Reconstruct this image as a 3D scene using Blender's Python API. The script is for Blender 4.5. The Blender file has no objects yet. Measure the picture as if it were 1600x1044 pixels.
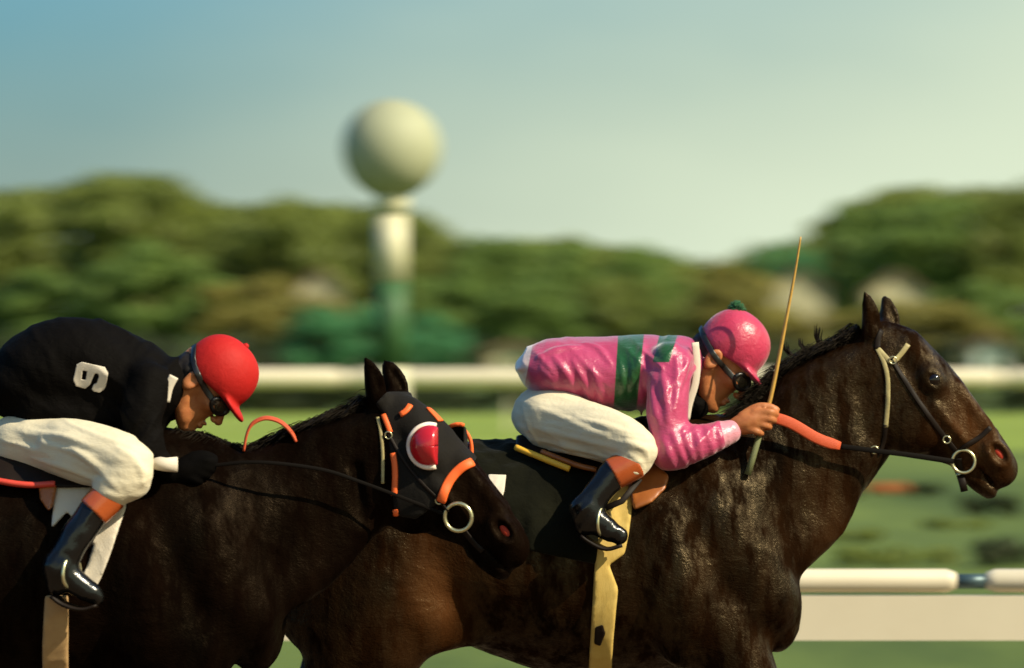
import bpy, math, random
import numpy as np
random.seed(7); RNG = np.random.default_rng(7)
scene = bpy.context.scene
COL = scene.collection
R = math.radians

# ------------------------------------------------------------------ camera
FPX, HC, HOR, DIST = 7800.0, 1.895, 500.0, 15.0      # focal length in photo pixels, eye height, horizon row, metres to the farther horse
cam = bpy.data.cameras.new('camera'); camo = bpy.data.objects.new('camera', cam); COL.objects.link(camo)
camo.location = (0, -DIST, HC); camo.rotation_euler = (R(90), 0, 0)
cam.sensor_fit = 'HORIZONTAL'; cam.sensor_width = 36.0; cam.lens = 36.0 * FPX / 1600.0
cam.shift_y = -22.0 / 1600.0; cam.clip_start = 0.5; cam.clip_end = 6000
cam.dof.use_dof = True; cam.dof.focus_distance = DIST - 0.55
cam.dof.aperture_fstop = 3.4; cam.dof.aperture_ratio = 0.45
scene.camera = camo
# ------------------------------------------------------------------ sun and sky
AZ, EL = R(120), R(40)                               # azimuth clockwise from +Y
sd = np.array((math.sin(AZ) * math.cos(EL), math.cos(AZ) * math.cos(EL), math.sin(EL)))
sun = bpy.data.lights.new('sun', 'SUN'); sun.energy = 5.0; sun.angle = R(0.55); sun.color = (1.0, 0.87, 0.63)
suno = bpy.data.objects.new('sun', sun); COL.objects.link(suno)
from mathutils import Vector, Matrix
suno.rotation_euler = Vector(sd).to_track_quat('Z', 'Y').to_euler(); suno.location = (6, -8, 10)
world = bpy.data.worlds.new('World'); scene.world = world; world.use_nodes = True
nt = world.node_tree; nt.nodes.clear()
def N(t, typ, **kw):
    n = t.nodes.new(typ)
    for k, v in kw.items():
        if k.startswith('_'): setattr(n, k[1:], v)
        else: n.inputs[k.replace('__', ' ')].default_value = v
    return n
sky = N(nt, 'ShaderNodeTexSky', _sky_type='NISHITA', _sun_disc=False, _sun_elevation=EL, _sun_rotation=AZ, _air_density=1.2, _dust_density=2.2, _ozone_density=1.5)
tint = N(nt, 'ShaderNodeMix', _data_type='RGBA', _blend_type='MULTIPLY'); tint.inputs[0].default_value = 1.0
tint.inputs[7].default_value = (0.33, 0.70, 1.0, 1)
nt.links.new(sky.outputs[0], tint.inputs[6])
# thin summer veil: pale towards the sun's side and the horizon, bluer away from it and higher up, broken by soft cloud
tc = N(nt, 'ShaderNodeTexCoord')
mp = N(nt, 'ShaderNodeMapping'); mp.inputs['Location'].default_value = (0.36, 0.0, 0.1); mp.inputs['Scale'].default_value = (7.0, 7.0, 16.0)
nt.links.new(tc.outputs['Generated'], mp.inputs[0])
nz = N(nt, 'ShaderNodeTexNoise', Scale=1.0, Detail=3.0, Roughness=0.45); nt.links.new(mp.outputs[0], nz.inputs['Vector'])
dt = N(nt, 'ShaderNodeVectorMath', _operation='DOT_PRODUCT'); dt.inputs[1].default_value = (math.sin(AZ) * 3.0, math.cos(AZ) * 3.0, -7.0)
nt.links.new(tc.outputs['Generated'], dt.inputs[0])
ma = N(nt, 'ShaderNodeMath', _operation='MULTIPLY_ADD'); ma.inputs[1].default_value = 0.5; nt.links.new(nz.outputs['Fac'], ma.inputs[0]); nt.links.new(dt.outputs['Value'], ma.inputs[2])
rp = N(nt, 'ShaderNodeMapRange', _interpolation_type='SMOOTHSTEP'); rp.inputs['From Min'].default_value = -2.02; rp.inputs['From Max'].default_value = -1.12; rp.inputs['To Min'].default_value = 0.03
nt.links.new(ma.outputs[0], rp.inputs['Value'])
veil = N(nt, 'ShaderNodeMix', _data_type='RGBA'); veil.inputs[7].default_value = (5.2, 5.9, 4.4, 1)
nt.links.new(rp.outputs[0], veil.inputs[0]); nt.links.new(tint.outputs[2], veil.inputs[6])
bg = N(nt, 'ShaderNodeBackground', Strength=0.10); out = N(nt, 'ShaderNodeOutputWorld')
nt.links.new(veil.outputs[2], bg.inputs[0]); nt.links.new(bg.outputs[0], out.inputs[0])
vs = scene.view_settings; vs.view_transform = 'Standard'; vs.look = 'None'; vs.exposure = 0.5; vs.gamma = 1.0; vs.use_curve_mapping = False

# ------------------------------------------------------------------ helpers
def W(px, py, Y=0.0):
    d = DIST + Y
    return np.array(((px - 800) * d / FPX, Y, HC - (py - HOR) * d / FPX))
def wl(o):
    v = np.zeros(3)
    while o is not None:
        v += np.array(o.location); o = o.parent
    return v
def tag(o, label=None, cat=None, group=None, kind=None):
    if label: o['label'] = label
    if cat: o['category'] = cat
    if group: o['group'] = group
    if kind: o['kind'] = kind
    return o
def thing(name, label, cat, loc, group=None):
    o = bpy.data.objects.new(name, None); COL.objects.link(o); o.location = tuple(float(v) for v in loc); o.empty_display_size = 0.1
    return tag(o, label, cat, group)
def mk(name, V, F, mat, parent=None, smooth=True, attrs=None, loc=None):
    """one mesh object from world-space vertices; F is an (n,4)/(n,3) array or list of arrays"""
    V = np.asarray(V, dtype=np.float64)
    base = wl(parent) if parent is not None else (np.array(loc) if loc is not None else np.zeros(3))
    me = bpy.data.meshes.new(name)
    Fl = F if isinstance(F, list) and len(F) and isinstance(F[0], np.ndarray) and F[0].ndim == 2 else None
    if isinstance(F, np.ndarray): Fl = [F]
    if Fl is not None:
        me.vertices.add(len(V)); me.vertices.foreach_set('co', (V - base).astype(np.float32).ravel())
        nl = sum(f.size for f in Fl); npoly = sum(len(f) for f in Fl)
        me.loops.add(nl); me.polygons.add(npoly)
        me.loops.foreach_set('vertex_index', np.concatenate([f.ravel() for f in Fl]).astype(np.int32))
        tot = np.concatenate([np.full(len(f), f.shape[1]) for f in Fl]); st = np.concatenate(([0], np.cumsum(tot)[:-1]))
        me.polygons.foreach_set('loop_start', st.astype(np.int32)); me.polygons.foreach_set('loop_total', tot.astype(np.int32))
        me.update(calc_edges=True); me.validate()
    else:
        me.from_pydata([tuple(v) for v in (V - base)], [], [tuple(int(i) for i in f) for f in F]); me.update()
    me.polygons.foreach_set('use_smooth', [smooth] * len(me.polygons))
    for an, av in (attrs or {}).items():
        a = me.attributes.new(an, 'FLOAT', 'POINT'); a.data.foreach_set('value', np.asarray(av, np.float32))
    if mat is not None: me.materials.append(mat)
    o = bpy.data.objects.new(name, me); COL.objects.link(o)
    if parent is not None: o.parent = parent
    elif loc is not None: o.location = tuple(float(v) for v in loc)
    return o

class Field:
    """signed distance grid: solids are blended into one continuous surface"""
    def __init__(s, lo, hi, h):
        s.lo = np.array(lo, np.float32); s.h = h
        s.n = tuple((np.ceil((np.array(hi) - np.array(lo)) / h).astype(int) + 1).tolist())
        s.d = np.full(s.n, 0.5, np.float32)
    def copy(s):
        f = Field.__new__(Field); f.lo = s.lo; f.h = s.h; f.n = s.n; f.d = s.d.copy(); return f
    def sub(s, lo, hi):
        a = np.maximum(np.floor((np.array(lo) - s.lo) / s.h).astype(int), 0)
        b = np.minimum(np.ceil((np.array(hi) - s.lo) / s.h).astype(int) + 1, s.n)
        if (b <= a).any(): return None
        sl = tuple(slice(int(a[i]), int(b[i])) for i in range(3))
        ax = [(s.lo[i] + s.h * np.arange(a[i], b[i])).astype(np.float32) for i in range(3)]
        return sl, ax[0][:, None, None], ax[1][None, :, None], ax[2][None, None, :]
    def blend(s, sl, e, k, op):
        a = s.d[sl]
        if op == 'u':
            h = np.maximum(k - np.abs(a - e), 0) / k; s.d[sl] = np.minimum(a, e) - h * h * k * 0.25
        else:
            e = -e; h = np.maximum(k - np.abs(a - e), 0) / k; s.d[sl] = np.maximum(a, e) + h * h * k * 0.25
    def chain(s, pts, k=0.03, lat=(0, 1, 0), op='u', sub=4):
        P = np.array([p if len(p) == 5 else (p[0], p[1], p[2], p[3], p[3]) for p in pts], float)
        if sub > 1 and len(P) > 2: P = catmull(P, sub)
        L = np.array(lat, float); L /= np.linalg.norm(L)
        m = P[:, 3:].max() + k + 0.01
        q = s.sub(P[:, :3].min(0) - m, P[:, :3].max(0) + m)
        if q is None: return
        sl, X, Y, Z = q; best = np.full((X.shape[0], Y.shape[1], Z.shape[2]), 0.5, np.float32); f32 = np.float32
        L0, L1, L2 = [float(v) for v in L]; axs = (X.ravel(), Y.ravel(), Z.ravel())
        for A, B in zip(P[:-1].tolist(), P[1:].tolist()):
            mm = max(A[3], A[4], B[3], B[4]) + k + 0.012; w = []
            for i in range(3):
                w.append(slice(int(np.searchsorted(axs[i], min(A[i], B[i]) - mm)), int(np.searchsorted(axs[i], max(A[i], B[i]) + mm))))
            if any(q_.stop <= q_.start for q_ in w): continue
            x = X[w[0]]; y = Y[:, w[1]]; z = Z[:, :, w[2]]
            Dx, Dy, Dz = B[0] - A[0], B[1] - A[1], B[2] - A[2]; dd = max(Dx * Dx + Dy * Dy + Dz * Dz, 1e-9)
            t = np.clip(((x - A[0]) * (Dx / dd) + (y - A[1]) * (Dy / dd)) + (z - A[2]) * (Dz / dd), 0, 1)
            qx = x - (A[0] + t * Dx); qy = y - (A[1] + t * Dy); qz = z - (A[2] + t * Dz)
            rv = A[3] + t * (B[3] - A[3]); rl = A[4] + t * (B[4] - A[4])
            if L0 == 0 and L2 == 0: ql = qy; ql2 = qy * qy; qr2 = qx * qx + qz * qz
            else: ql = qx * L0 + qy * L1 + qz * L2; ql2 = ql * ql; qr2 = np.maximum(qx * qx + qy * qy + qz * qz - ql2, 0)
            rv2 = rv * rv; rl2 = rl * rl; a_ = qr2 / rv2; b_ = ql2 / rl2
            k0 = np.sqrt(a_ + b_) + f32(1e-6); k1 = np.sqrt(a_ / rv2 + b_ / rl2) + f32(1e-6)
            e = np.where(k0 < 0.3, (k0 - 1) * np.minimum(rv, rl), k0 * (k0 - 1) / k1)
            v = best[w[0], w[1], w[2]]; np.minimum(v, e, out=v)
        s.blend(sl, best, k, op)
    def ell(s, c, r, axes=None, k=0.03, op='u'):
        A = np.eye(3) if axes is None else np.array(axes, float)
        m = max(r) + k + 0.01; q = s.sub(np.array(c) - m, np.array(c) + m)
        if q is None: return
        sl, X, Y, Z = q; X = X - float(c[0]); Y = Y - float(c[1]); Z = Z - float(c[2]); a0 = 0; a1 = 0; A = A.tolist(); r = [float(v) for v in r]
        for i in range(3):
            u = (X * A[i][0] + Y * A[i][1] + Z * A[i][2]); a0 = a0 + (u / r[i]) ** 2; a1 = a1 + (u / r[i] ** 2) ** 2
        k0 = np.sqrt(a0) + 1e-6; k1 = np.sqrt(a1) + 1e-6
        e = np.where(k0 < 0.3, (k0 - 1) * min(r), k0 * (k0 - 1) / k1).astype(np.float32)
        s.blend(sl, e, k, op)
    def near(s, band=0.03):
        idx = np.argwhere(np.abs(s.d) < band); return idx, s.lo + s.h * idx
    def displace(s, fn, band=0.03):
        idx, P = s.near(band); s.d[idx[:, 0], idx[:, 1], idx[:, 2]] += fn(P).astype(np.float32)
    def at(s, P):
        g = (np.asarray(P, np.float32) - s.lo) / s.h
        ok = ((g >= 0) & (g < np.array(s.n) - 1.001)).all(-1)
        g = np.clip(g, 0, np.array(s.n) - 1.001); i = g.astype(int); f = g - i; r = 0
        for a in (0, 1):
            for b in (0, 1):
                for c in (0, 1):
                    w = (f[..., 0] if a else 1 - f[..., 0]) * (f[..., 1] if b else 1 - f[..., 1]) * (f[..., 2] if c else 1 - f[..., 2])
                    r = r + w * s.d[i[..., 0] + a, i[..., 1] + b, i[..., 2] + c]
        return np.where(ok, r, 0.5)
    def grad(s, P):
        g = np.stack([s.at(P + np.eye(3)[i] * s.h) - s.at(P - np.eye(3)[i] * s.h) for i in range(3)], -1)
        return g / (np.linalg.norm(g, axis=-1, keepdims=True) + 1e-9)
    def mesh(s, smooth=2):
        return nets(s.d, s.lo, s.h, smooth)
def catmull(P, sub):
    P = np.asarray(P, float); Q = np.vstack([2 * P[0] - P[1], P, 2 * P[-1] - P[-2]]); out = []
    for i in range(1, len(Q) - 2):
        for j in range(sub):
            t = j / sub; p0, p1, p2, p3 = Q[i - 1:i + 3]
            out.append(0.5 * (2 * p1 + (p2 - p0) * t + (2 * p0 - 5 * p1 + 4 * p2 - p3) * t * t + (3 * p1 - p0 - 3 * p2 + p3) * t ** 3))
    return np.array(out + [P[-1]])
def nets(d, lo, h, smooth=2):
    s = d < 0
    cnt = np.zeros(tuple(n - 1 for n in d.shape), np.int8)
    for a in (0, 1):
        for b in (0, 1):
            for c in (0, 1):
                cnt += s[a:d.shape[0] - 1 + a, b:d.shape[1] - 1 + b, c:d.shape[2] - 1 + c]
    act = (cnt > 0) & (cnt < 8); ijk = np.argwhere(act)
    idx = np.full(act.shape, -1, np.int32); idx[act] = np.arange(len(ijk))
    acc = np.zeros((len(ijk), 3)); n = np.zeros(len(ijk))
    C = [(a, b, c) for a in (0, 1) for b in (0, 1) for c in (0, 1)]
    for a in C:
        for b in C:
            if sum(b) - sum(a) == 1 and sum(abs(x - y) for x, y in zip(a, b)) == 1:
                va = d[ijk[:, 0] + a[0], ijk[:, 1] + a[1], ijk[:, 2] + a[2]]; vb = d[ijk[:, 0] + b[0], ijk[:, 1] + b[1], ijk[:, 2] + b[2]]
                m = (va < 0) != (vb < 0); t = np.where(m, va / np.where(m, va - vb, 1), 0)
                acc += m[:, None] * (np.array(a) + t[:, None] * (np.array(b) - np.array(a))); n += m
    V = lo + h * (ijk + acc / n[:, None]); F = []
    for ax in range(3):
        o = [i for i in range(3) if i != ax]
        sl0 = [slice(None)] * 3; sl1 = [slice(None)] * 3
        sl0[ax] = slice(0, -1); sl1[ax] = slice(1, None)
        for q in o: sl0[q] = sl1[q] = slice(1, -1)
        s0 = s[tuple(sl0)]; ch = np.argwhere(s0 != s[tuple(sl1)])
        if not len(ch): continue
        flip = s0[ch[:, 0], ch[:, 1], ch[:, 2]]; g = ch.copy(); g[:, o[0]] += 1; g[:, o[1]] += 1
        def cell(da, db):
            c = g.copy(); c[:, o[0]] += da; c[:, o[1]] += db; return idx[c[:, 0], c[:, 1], c[:, 2]]
        q = np.stack([cell(-1, -1), cell(0, -1), cell(0, 0), cell(-1, 0)], 1)
        fl = flip if ax != 1 else ~flip
        q[~fl] = q[~fl][:, ::-1]; F.append(q)
    F = np.concatenate(F); F = F[(F >= 0).all(1)]
    E = np.concatenate([F[:, [0, 1]], F[:, [1, 2]], F[:, [2, 3]], F[:, [3, 0]]])
    for _ in range(smooth):
        sm = np.zeros_like(V); c = np.bincount(E[:, 0], minlength=len(V))
        for i in range(3): sm[:, i] = np.bincount(E[:, 0], weights=V[E[:, 1], i], minlength=len(V))
        V = np.where(c[:, None] > 0, 0.45 * V + 0.55 * sm / np.maximum(c, 1)[:, None], V)
    return V, F
_lat = RNG.random((32, 32, 32)).astype(np.float32)
def vnoise(P):
    i = np.floor(P).astype(int); f = P - i; f = f * f * (3 - 2 * f); r = 0
    for a in (0, 1):
        for b in (0, 1):
            for c in (0, 1):
                w = (f[:, 0] if a else 1 - f[:, 0]) * (f[:, 1] if b else 1 - f[:, 1]) * (f[:, 2] if c else 1 - f[:, 2])
                r = r + w * _lat[(i[:, 0] + a) % 32, (i[:, 1] + b) % 32, (i[:, 2] + c) % 32]
    return r * 2 - 1
def fbm(P, o=3):
    r = 0; a = 1.0
    for k in range(o): r = r + a * vnoise(P * 2 ** k + 7.3 * k); a *= 0.5
    return r
def pxof(P):
    d = DIST + P[..., 1]; return 800 + P[..., 0] * FPX / d, HOR + (HC - P[..., 2]) * FPX / d
def hit(fields, px, py, ya, yb, off=0.0):
    Y = np.linspace(ya, yb, 500); P = np.stack([W(px, py, y) for y in Y])
    d = np.min([f.at(P) for f in fields], 0) - off
    i = np.argmax(d < 0) if (d < 0).any() else int(np.argmin(d))
    if 0 < i and d[i] < 0: t = d[i - 1] / (d[i - 1] - d[i]); return P[i - 1] + t * (P[i] - P[i - 1])
    return P[i]
def gradm(fields, p):
    f = min(fields, key=lambda f: float(f.at(p[None])[0])); return f.grad(p[None])[0]
def resample(path, step):
    path = np.array(path, float); path = catmull(path, 6) if len(path) > 2 else path
    s = np.concatenate(([0], np.cumsum(np.linalg.norm(np.diff(path, axis=0), axis=1)))); n = max(2, int(s[-1] / step) + 1)
    u = np.linspace(0, s[-1], n); return np.stack([np.interp(u, s, path[:, i]) for i in range(path.shape[1])], 1)
def on_surface(path, fields, y0, y1, off=0.002, step=4):
    p = resample(path, step); P = np.array([hit(fields, a[0], a[1], y0, y1, off) for a in p])
    for _ in range(2): P[1:-1] = 0.25 * P[:-2] + 0.5 * P[1:-1] + 0.25 * P[2:]
    return P
def tube(P, r, n=8, cap=True):
    P = np.asarray(P, float); m = len(P); r = np.full(m, r) if np.isscalar(r) else np.asarray(r, float)
    T = np.gradient(P, axis=0); T /= np.linalg.norm(T, axis=1, keepdims=True) + 1e-12
    ref = np.array((0, 1, 0.01)) if abs(T[0][1]) < 0.9 else np.array((1, 0, 0.01)); V = []
    for i in range(m):
        a = ref - T[i] * (ref @ T[i]); a /= np.linalg.norm(a); b = np.cross(T[i], a); ref = a
        for j in range(n):
            t = 2 * math.pi * j / n; V.append(P[i] + r[i] * (a * math.cos(t) + b * math.sin(t)))
    F = [(i * n + j, i * n + (j + 1) % n, (i + 1) * n + (j + 1) % n, (i + 1) * n + j) for i in range(m - 1) for j in range(n)]
    if cap: F += [tuple(range(n))[::-1], tuple((m - 1) * n + j for j in range(n))]
    return V, F
def ribbon(P, nrm, w, t):
    """flat strap with rounded edges, lying with its face along nrm"""
    P = np.asarray(P, float); m = len(P); w = np.full(m, w) if np.isscalar(w) else np.asarray(w)
    T = np.gradient(P, axis=0); T /= np.linalg.norm(T, axis=1, keepdims=True) + 1e-12; V = []
    prof = [(-0.5, -0.5), (-0.5, 0.25), (-0.38, 0.5), (0, 0.62), (0.38, 0.5), (0.5, 0.25), (0.5, -0.5)]; n = len(prof)
    for i in range(m):
        s = np.cross(T[i], nrm[i]); s /= np.linalg.norm(s) + 1e-12; nn = np.cross(s, T[i])
        V += [P[i] + s * (a * w[i]) + nn * (b * t) for a, b in prof]
    F = [(i * n + j, i * n + (j + 1) % n, (i + 1) * n + (j + 1) % n, (i + 1) * n + j) for i in range(m - 1) for j in range(n)]
    F += [tuple(range(n))[::-1], tuple((m - 1) * n + j for j in range(n))]
    return V, F
def merge(parts):
    V = []; F = []
    for v, f in parts:
        o = len(V); V += list(v); F += [tuple(i + o for i in q) for q in f]
    return V, F
def strap(name, path, fields, y0, y1, wpx, mat, parent, t=0.004, off=0.002):
    P = on_surface(path, fields, y0, y1, off); nr = np.array([gradm(fields, p) for p in P])
    for _ in range(3): nr[1:-1] = 0.25 * nr[:-2] + 0.5 * nr[1:-1] + 0.25 * nr[2:]
    return mk(name, *ribbon(P, nr, wpx * (DIST + (y0 + y1) / 2) / FPX, t), mat, parent)
def box(x0, x1, y0, y1, z0, z1):
    return [(x0, y0, z0), (x1, y0, z0), (x1, y1, z0), (x0, y1, z0), (x0, y0, z1), (x1, y0, z1), (x1, y1, z1), (x0, y1, z1)], \
           [(0, 3, 2, 1), (4, 5, 6, 7), (0, 1, 5, 4), (1, 2, 6, 5), (2, 3, 7, 6), (3, 0, 4, 7)]
def sphere(c, r, nu=24, nv=14, axes=None, half=None):
    r = (r, r, r) if np.isscalar(r) else r; A = np.eye(3) if axes is None else np.array(axes); V = []; F = []
    for i in range(nv + 1):
        th = math.pi * i / nv
        for j in range(nu):
            ph = 2 * math.pi * j / nu; q = np.array((math.sin(th) * math.cos(ph) * r[0], math.sin(th) * math.sin(ph) * r[1], math.cos(th) * r[2]))
            V.append(np.array(c) + q @ A)
    for i in range(nv):
        for j in range(nu): F.append((i * nu + j, (i + 1) * nu + j, (i + 1) * nu + (j + 1) % nu, i * nu + (j + 1) % nu))
    return V, F
def poly_sdf(px, py, poly):
    poly = np.array(poly, float); d = np.full(px.shape, 1e9); inside = np.zeros(px.shape, bool)
    for a, b in zip(poly, np.roll(poly, -1, 0)):
        e = b - a; t = np.clip(((px - a[0]) * e[0] + (py - a[1]) * e[1]) / max(e @ e, 1e-9), 0, 1)
        d = np.minimum(d, (px - a[0] - t * e[0]) ** 2 + (py - a[1] - t * e[1]) ** 2)
        c = ((a[1] > py) != (b[1] > py)); x = a[0] + (py - a[1]) * e[0] / (e[1] if abs(e[1]) > 1e-9 else 1e-9); inside ^= c & (px < x)
    return np.where(inside, -1, 1) * np.sqrt(d)
def wrap(name, field, poly, off, mat, parent, ymin=-9, ymax=9, fold=0.0, fs=(14, 14, 14), smooth=2, holes=(), fine=1, attr=None):
    """cloth or leather lying on the body inside an outline, as a solid skin 'off' metres proud of it"""
    poly = np.array(poly, float); f = field; h = f.h / fine
    y0 = max(float(f.lo[1]), ymin); y1 = min(float(f.lo[1] + f.h * (f.n[1] - 1)), ymax)
    cs = [W(p[0], p[1], y) for p in poly for y in (y0, y1)]
    lo = np.maximum(np.min(cs, 0) - 0.03, f.lo); hi = np.minimum(np.max(cs, 0) + 0.03, f.lo + f.h * (np.array(f.n) - 1))
    n = np.ceil((hi - lo) / h).astype(int) + 1
    P = np.stack(np.meshgrid(*[lo[i] + h * np.arange(n[i]) for i in range(3)], indexing='ij'), -1).astype(np.float32)
    d = np.empty(n, np.float32)
    for i in range(n[0]): d[i] = f.at(P[i])
    near = np.abs(d) < 0.06; Q = P[near]; px, py = pxof(Q); sc = (DIST + Q[:, 1]) / FPX
    pd = poly_sdf(px, py, poly) * sc
    for hl in holes: pd = np.maximum(pd, -poly_sdf(px, py, hl) * sc)
    e = np.full(tuple(n), 0.5, np.float32); v = d[near] - off
    if fold: v = v + fold * fbm(Q * np.array(fs), 2)
    v = np.maximum(v, pd); v = np.maximum(v, -(d[near] + 0.03)); yy = Q[:, 1]
    e[near] = np.maximum(v, np.maximum(ymin - yy, yy - ymax))
    V, F = nets(e, lo, h, smooth)
    return mk(name, V, F, mat, parent)

# ------------------------------------------------------------------ materials
def mat(name, col, rough=0.6, spec=0.5, noise=None, bump=None, coords='Object', sheen=0.0, coat=0.0, metal=0.0, aniso=None, sub=0.0, emit=None, tint=None, sweat=None):
    """noise=(scale, amount, colour2, stretch) mottles the colour; bump=(scale, strength, distance, stretch)"""
    m = bpy.data.materials.new(name); m.use_nodes = True; t = m.node_tree; b = t.nodes['Principled BSDF']
    b.inputs['Base Color'].default_value = (*col, 1); b.inputs['Roughness'].default_value = rough; b.inputs['Specular IOR Level'].default_value = spec
    b.inputs['Sheen Weight'].default_value = sheen; b.inputs['Coat Weight'].default_value = coat; b.inputs['Metallic'].default_value = metal
    if sheen: b.inputs['Sheen Roughness'].default_value = 0.4
    if sub: b.inputs['Subsurface Weight'].default_value = sub; b.inputs['Subsurface Radius'].default_value = (0.012, 0.005, 0.003); b.inputs['Subsurface Scale'].default_value = 1.0
    if tint: b.inputs['Specular Tint'].default_value = (*tint, 1)
    c = N(t, 'ShaderNodeTexCoord')
    if noise:
        mpn = N(t, 'ShaderNodeMapping'); mpn.inputs['Scale'].default_value = noise[3] if len(noise) > 3 else (1, 1, 1); t.links.new(c.outputs[coords], mpn.inputs[0])
        n = N(t, 'ShaderNodeTexNoise', Scale=noise[0], Detail=5.0, Roughness=0.62); t.links.new(mpn.outputs[0], n.inputs['Vector'])
        r = N(t, 'ShaderNodeValToRGB'); r.color_ramp.elements[0].position = 0.5 - 0.5 * (1 - noise[1]) ; r.color_ramp.elements[1].position = 0.5 + 0.5 * (1 - noise[1])
        r.color_ramp.elements[0].color = (*col, 1); r.color_ramp.elements[1].color = (*noise[2], 1)
        t.links.new(n.outputs['Fac'], r.inputs[0]); t.links.new(r.outputs[0], b.inputs['Base Color']); m['ramp'] = r.name
    if bump:
        last = None
        for bs in (bump if isinstance(bump[0], (tuple, list)) else [bump]):
            mpb = N(t, 'ShaderNodeMapping'); mpb.inputs['Scale'].default_value = bs[3] if len(bs) > 3 else (1, 1, 1); t.links.new(c.outputs[coords], mpb.inputs[0])
            if len(bs) > 4: mpb.inputs['Rotation'].default_value = bs[4]
            n = N(t, 'ShaderNodeTexNoise', Scale=bs[0], Detail=4.0 if len(bs) < 6 else 1.5, Roughness=0.6, Distortion=0.4)
            if len(bs) > 5: n.noise_type = 'RIDGED_MULTIFRACTAL'; t.links.new(mpb.outputs[0], n.inputs['Vector'])
            bp = N(t, 'ShaderNodeBump', Strength=bs[1], Distance=bs[2]); t.links.new(n.outputs['Fac'], bp.inputs['Height'])
            if last: t.links.new(last.outputs[0], bp.inputs['Normal'])
            last = bp
        t.links.new(last.outputs[0], b.inputs['Normal'])
    if sweat:
        mps = N(t, 'ShaderNodeMapping'); mps.inputs['Scale'].default_value = (1, 1, 0.3); mps.inputs['Rotation'].default_value = (0, R(-30), 0); t.links.new(c.outputs[coords], mps.inputs[0])
        n = N(t, 'ShaderNodeTexNoise', Scale=sweat[0], Detail=6.0, Roughness=0.7); t.links.new(mps.outputs[0], n.inputs['Vector'])
        for lo_, hi_, key in ((sweat[1], sweat[2], 'Roughness'), (sweat[3], sweat[4], 'Specular IOR Level')):
            mr = N(t, 'ShaderNodeMapRange'); mr.inputs['From Min'].default_value = .42; mr.inputs['From Max'].default_value = .62; mr.inputs['To Min'].default_value = lo_; mr.inputs['To Max'].default_value = hi_
            t.links.new(n.outputs['Fac'], mr.inputs['Value']); t.links.new(mr.outputs[0], b.inputs[key])
    if emit: b.inputs['Emission Color'].default_value = (*emit[0], 1); b.inputs['Emission Strength'].default_value = emit[1]
    return m
def bands(m, attr, col2, edge=0.0, soft=0.0012):
    """second dye colour where the woven-in attribute passes the edge"""
    t = m.node_tree; b = t.nodes['Principled BSDF']; a = N(t, 'ShaderNodeAttribute', _attribute_name=attr)
    r = N(t, 'ShaderNodeMapRange'); r.inputs['From Min'].default_value = edge - soft; r.inputs['From Max'].default_value = edge + soft
    t.links.new(a.outputs['Fac'], r.inputs['Value']); x = N(t, 'ShaderNodeMix', _data_type='RGBA'); x.inputs[7].default_value = (*col2, 1)
    old = b.inputs['Base Color']
    if old.is_linked: t.links.new(old.links[0].from_socket, x.inputs[6])
    else: x.inputs[6].default_value = old.default_value
    t.links.new(r.outputs[0], x.inputs[0]); t.links.new(x.outputs[2], b.inputs['Base Color']); return m
HAIR = ((1, 1, 0.16), (0, R(-28), 0))
M = {}
M['coat_bay'] = mat('dark bay coat', (0.0024, 0.0011, 0.0006), 0.34, 0.125, noise=(9, 0.6, (0.014, 0.0054, 0.0017), (1, 1, 0.4)),
                    bump=[(8, 0.12, 0.012), (75, 0.5, 0.006, (1, 1, 0.12), (0, R(-32), 0)), (260, 0.7, 0.003, (1, 1, 0.14), (0, R(-32), 0))], tint=(1.0, 0.76, 0.42), sweat=(18, .55, .27, .015, .36))
bands(M['coat_bay'], 'bay', (0.060, 0.022, 0.0065), 0.5, 0.5)  # lighter bay brown, with the sunlit tone of stifle and face painted in
M['coat_black'] = mat('near black coat', (0.0014, 0.0009, 0.0006), 0.48, 0.05, noise=(7, 0.6, (0.0045, 0.0020, 0.0011), (1, 1, 0.4)),
                      bump=[(8, 0.12, 0.012), (75, 0.5, 0.006, (1, 1, 0.12), (0, R(-28), 0)), (260, 0.6, 0.003, (1, 1, 0.14), (0, R(-28), 0))], tint=(1.0, 0.70, 0.4), sweat=(14, .6, .36, .004, .06))
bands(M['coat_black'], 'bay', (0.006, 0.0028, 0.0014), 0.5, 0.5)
M['mane'] = mat('black mane hair', (0.004, 0.003, 0.0025), 0.5, 0.12, tint=(1, .8, .55))
M['eye'] = mat('horse eye', (0.006, 0.003, 0.0015), 0.12, 0.5)
M['nostril'] = mat('nostril lining', (0.34, 0.030, 0.012), 0.6, 0.2)
M['hoof'] = mat('hoof horn', (0.05, 0.04, 0.03), 0.5)
M['leather'] = mat('dark bridle leather', (0.009, 0.005, 0.003), 0.55, 0.14, bump=(200, 0.2, 0.001))
M['strap_pale'] = mat('pale worn strap', (0.42, 0.36, 0.16), 0.5, 0.4, noise=(60, 0.5, (0.25, 0.19, 0.08)))
M['brass'] = mat('tarnished bit metal', (0.62, 0.58, 0.34), 0.28, 0.6, metal=0.85)
M['rein_red'] = mat('red rubber rein grip', (0.52, 0.075, 0.022), 0.55, 0.35, bump=(170, 0.5, 0.002))
M['rein_black'] = mat('black leather rein', (0.004, 0.0028, 0.002), 0.7, 0.06)
M['orange'] = mat('orange piping', (0.80, 0.13, 0.025), 0.5, 0.3, bump=(150, 0.3, 0.001))
M['hood'] = mat('black hood cloth', (0.006, 0.005, 0.004), 0.8, 0.12, noise=(20, 0.5, (0.010, 0.008, 0.006)), bump=[(25, 0.3, 0.006), (400, 0.4, 0.0008)], sheen=0.05)
M['cup_red'] = mat('red blinker cup', (0.50, 0.012, 0.02), 0.22, 0.5, coat=0.4, noise=(30, 0.4, (0.42, 0.01, 0.018)))
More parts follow.
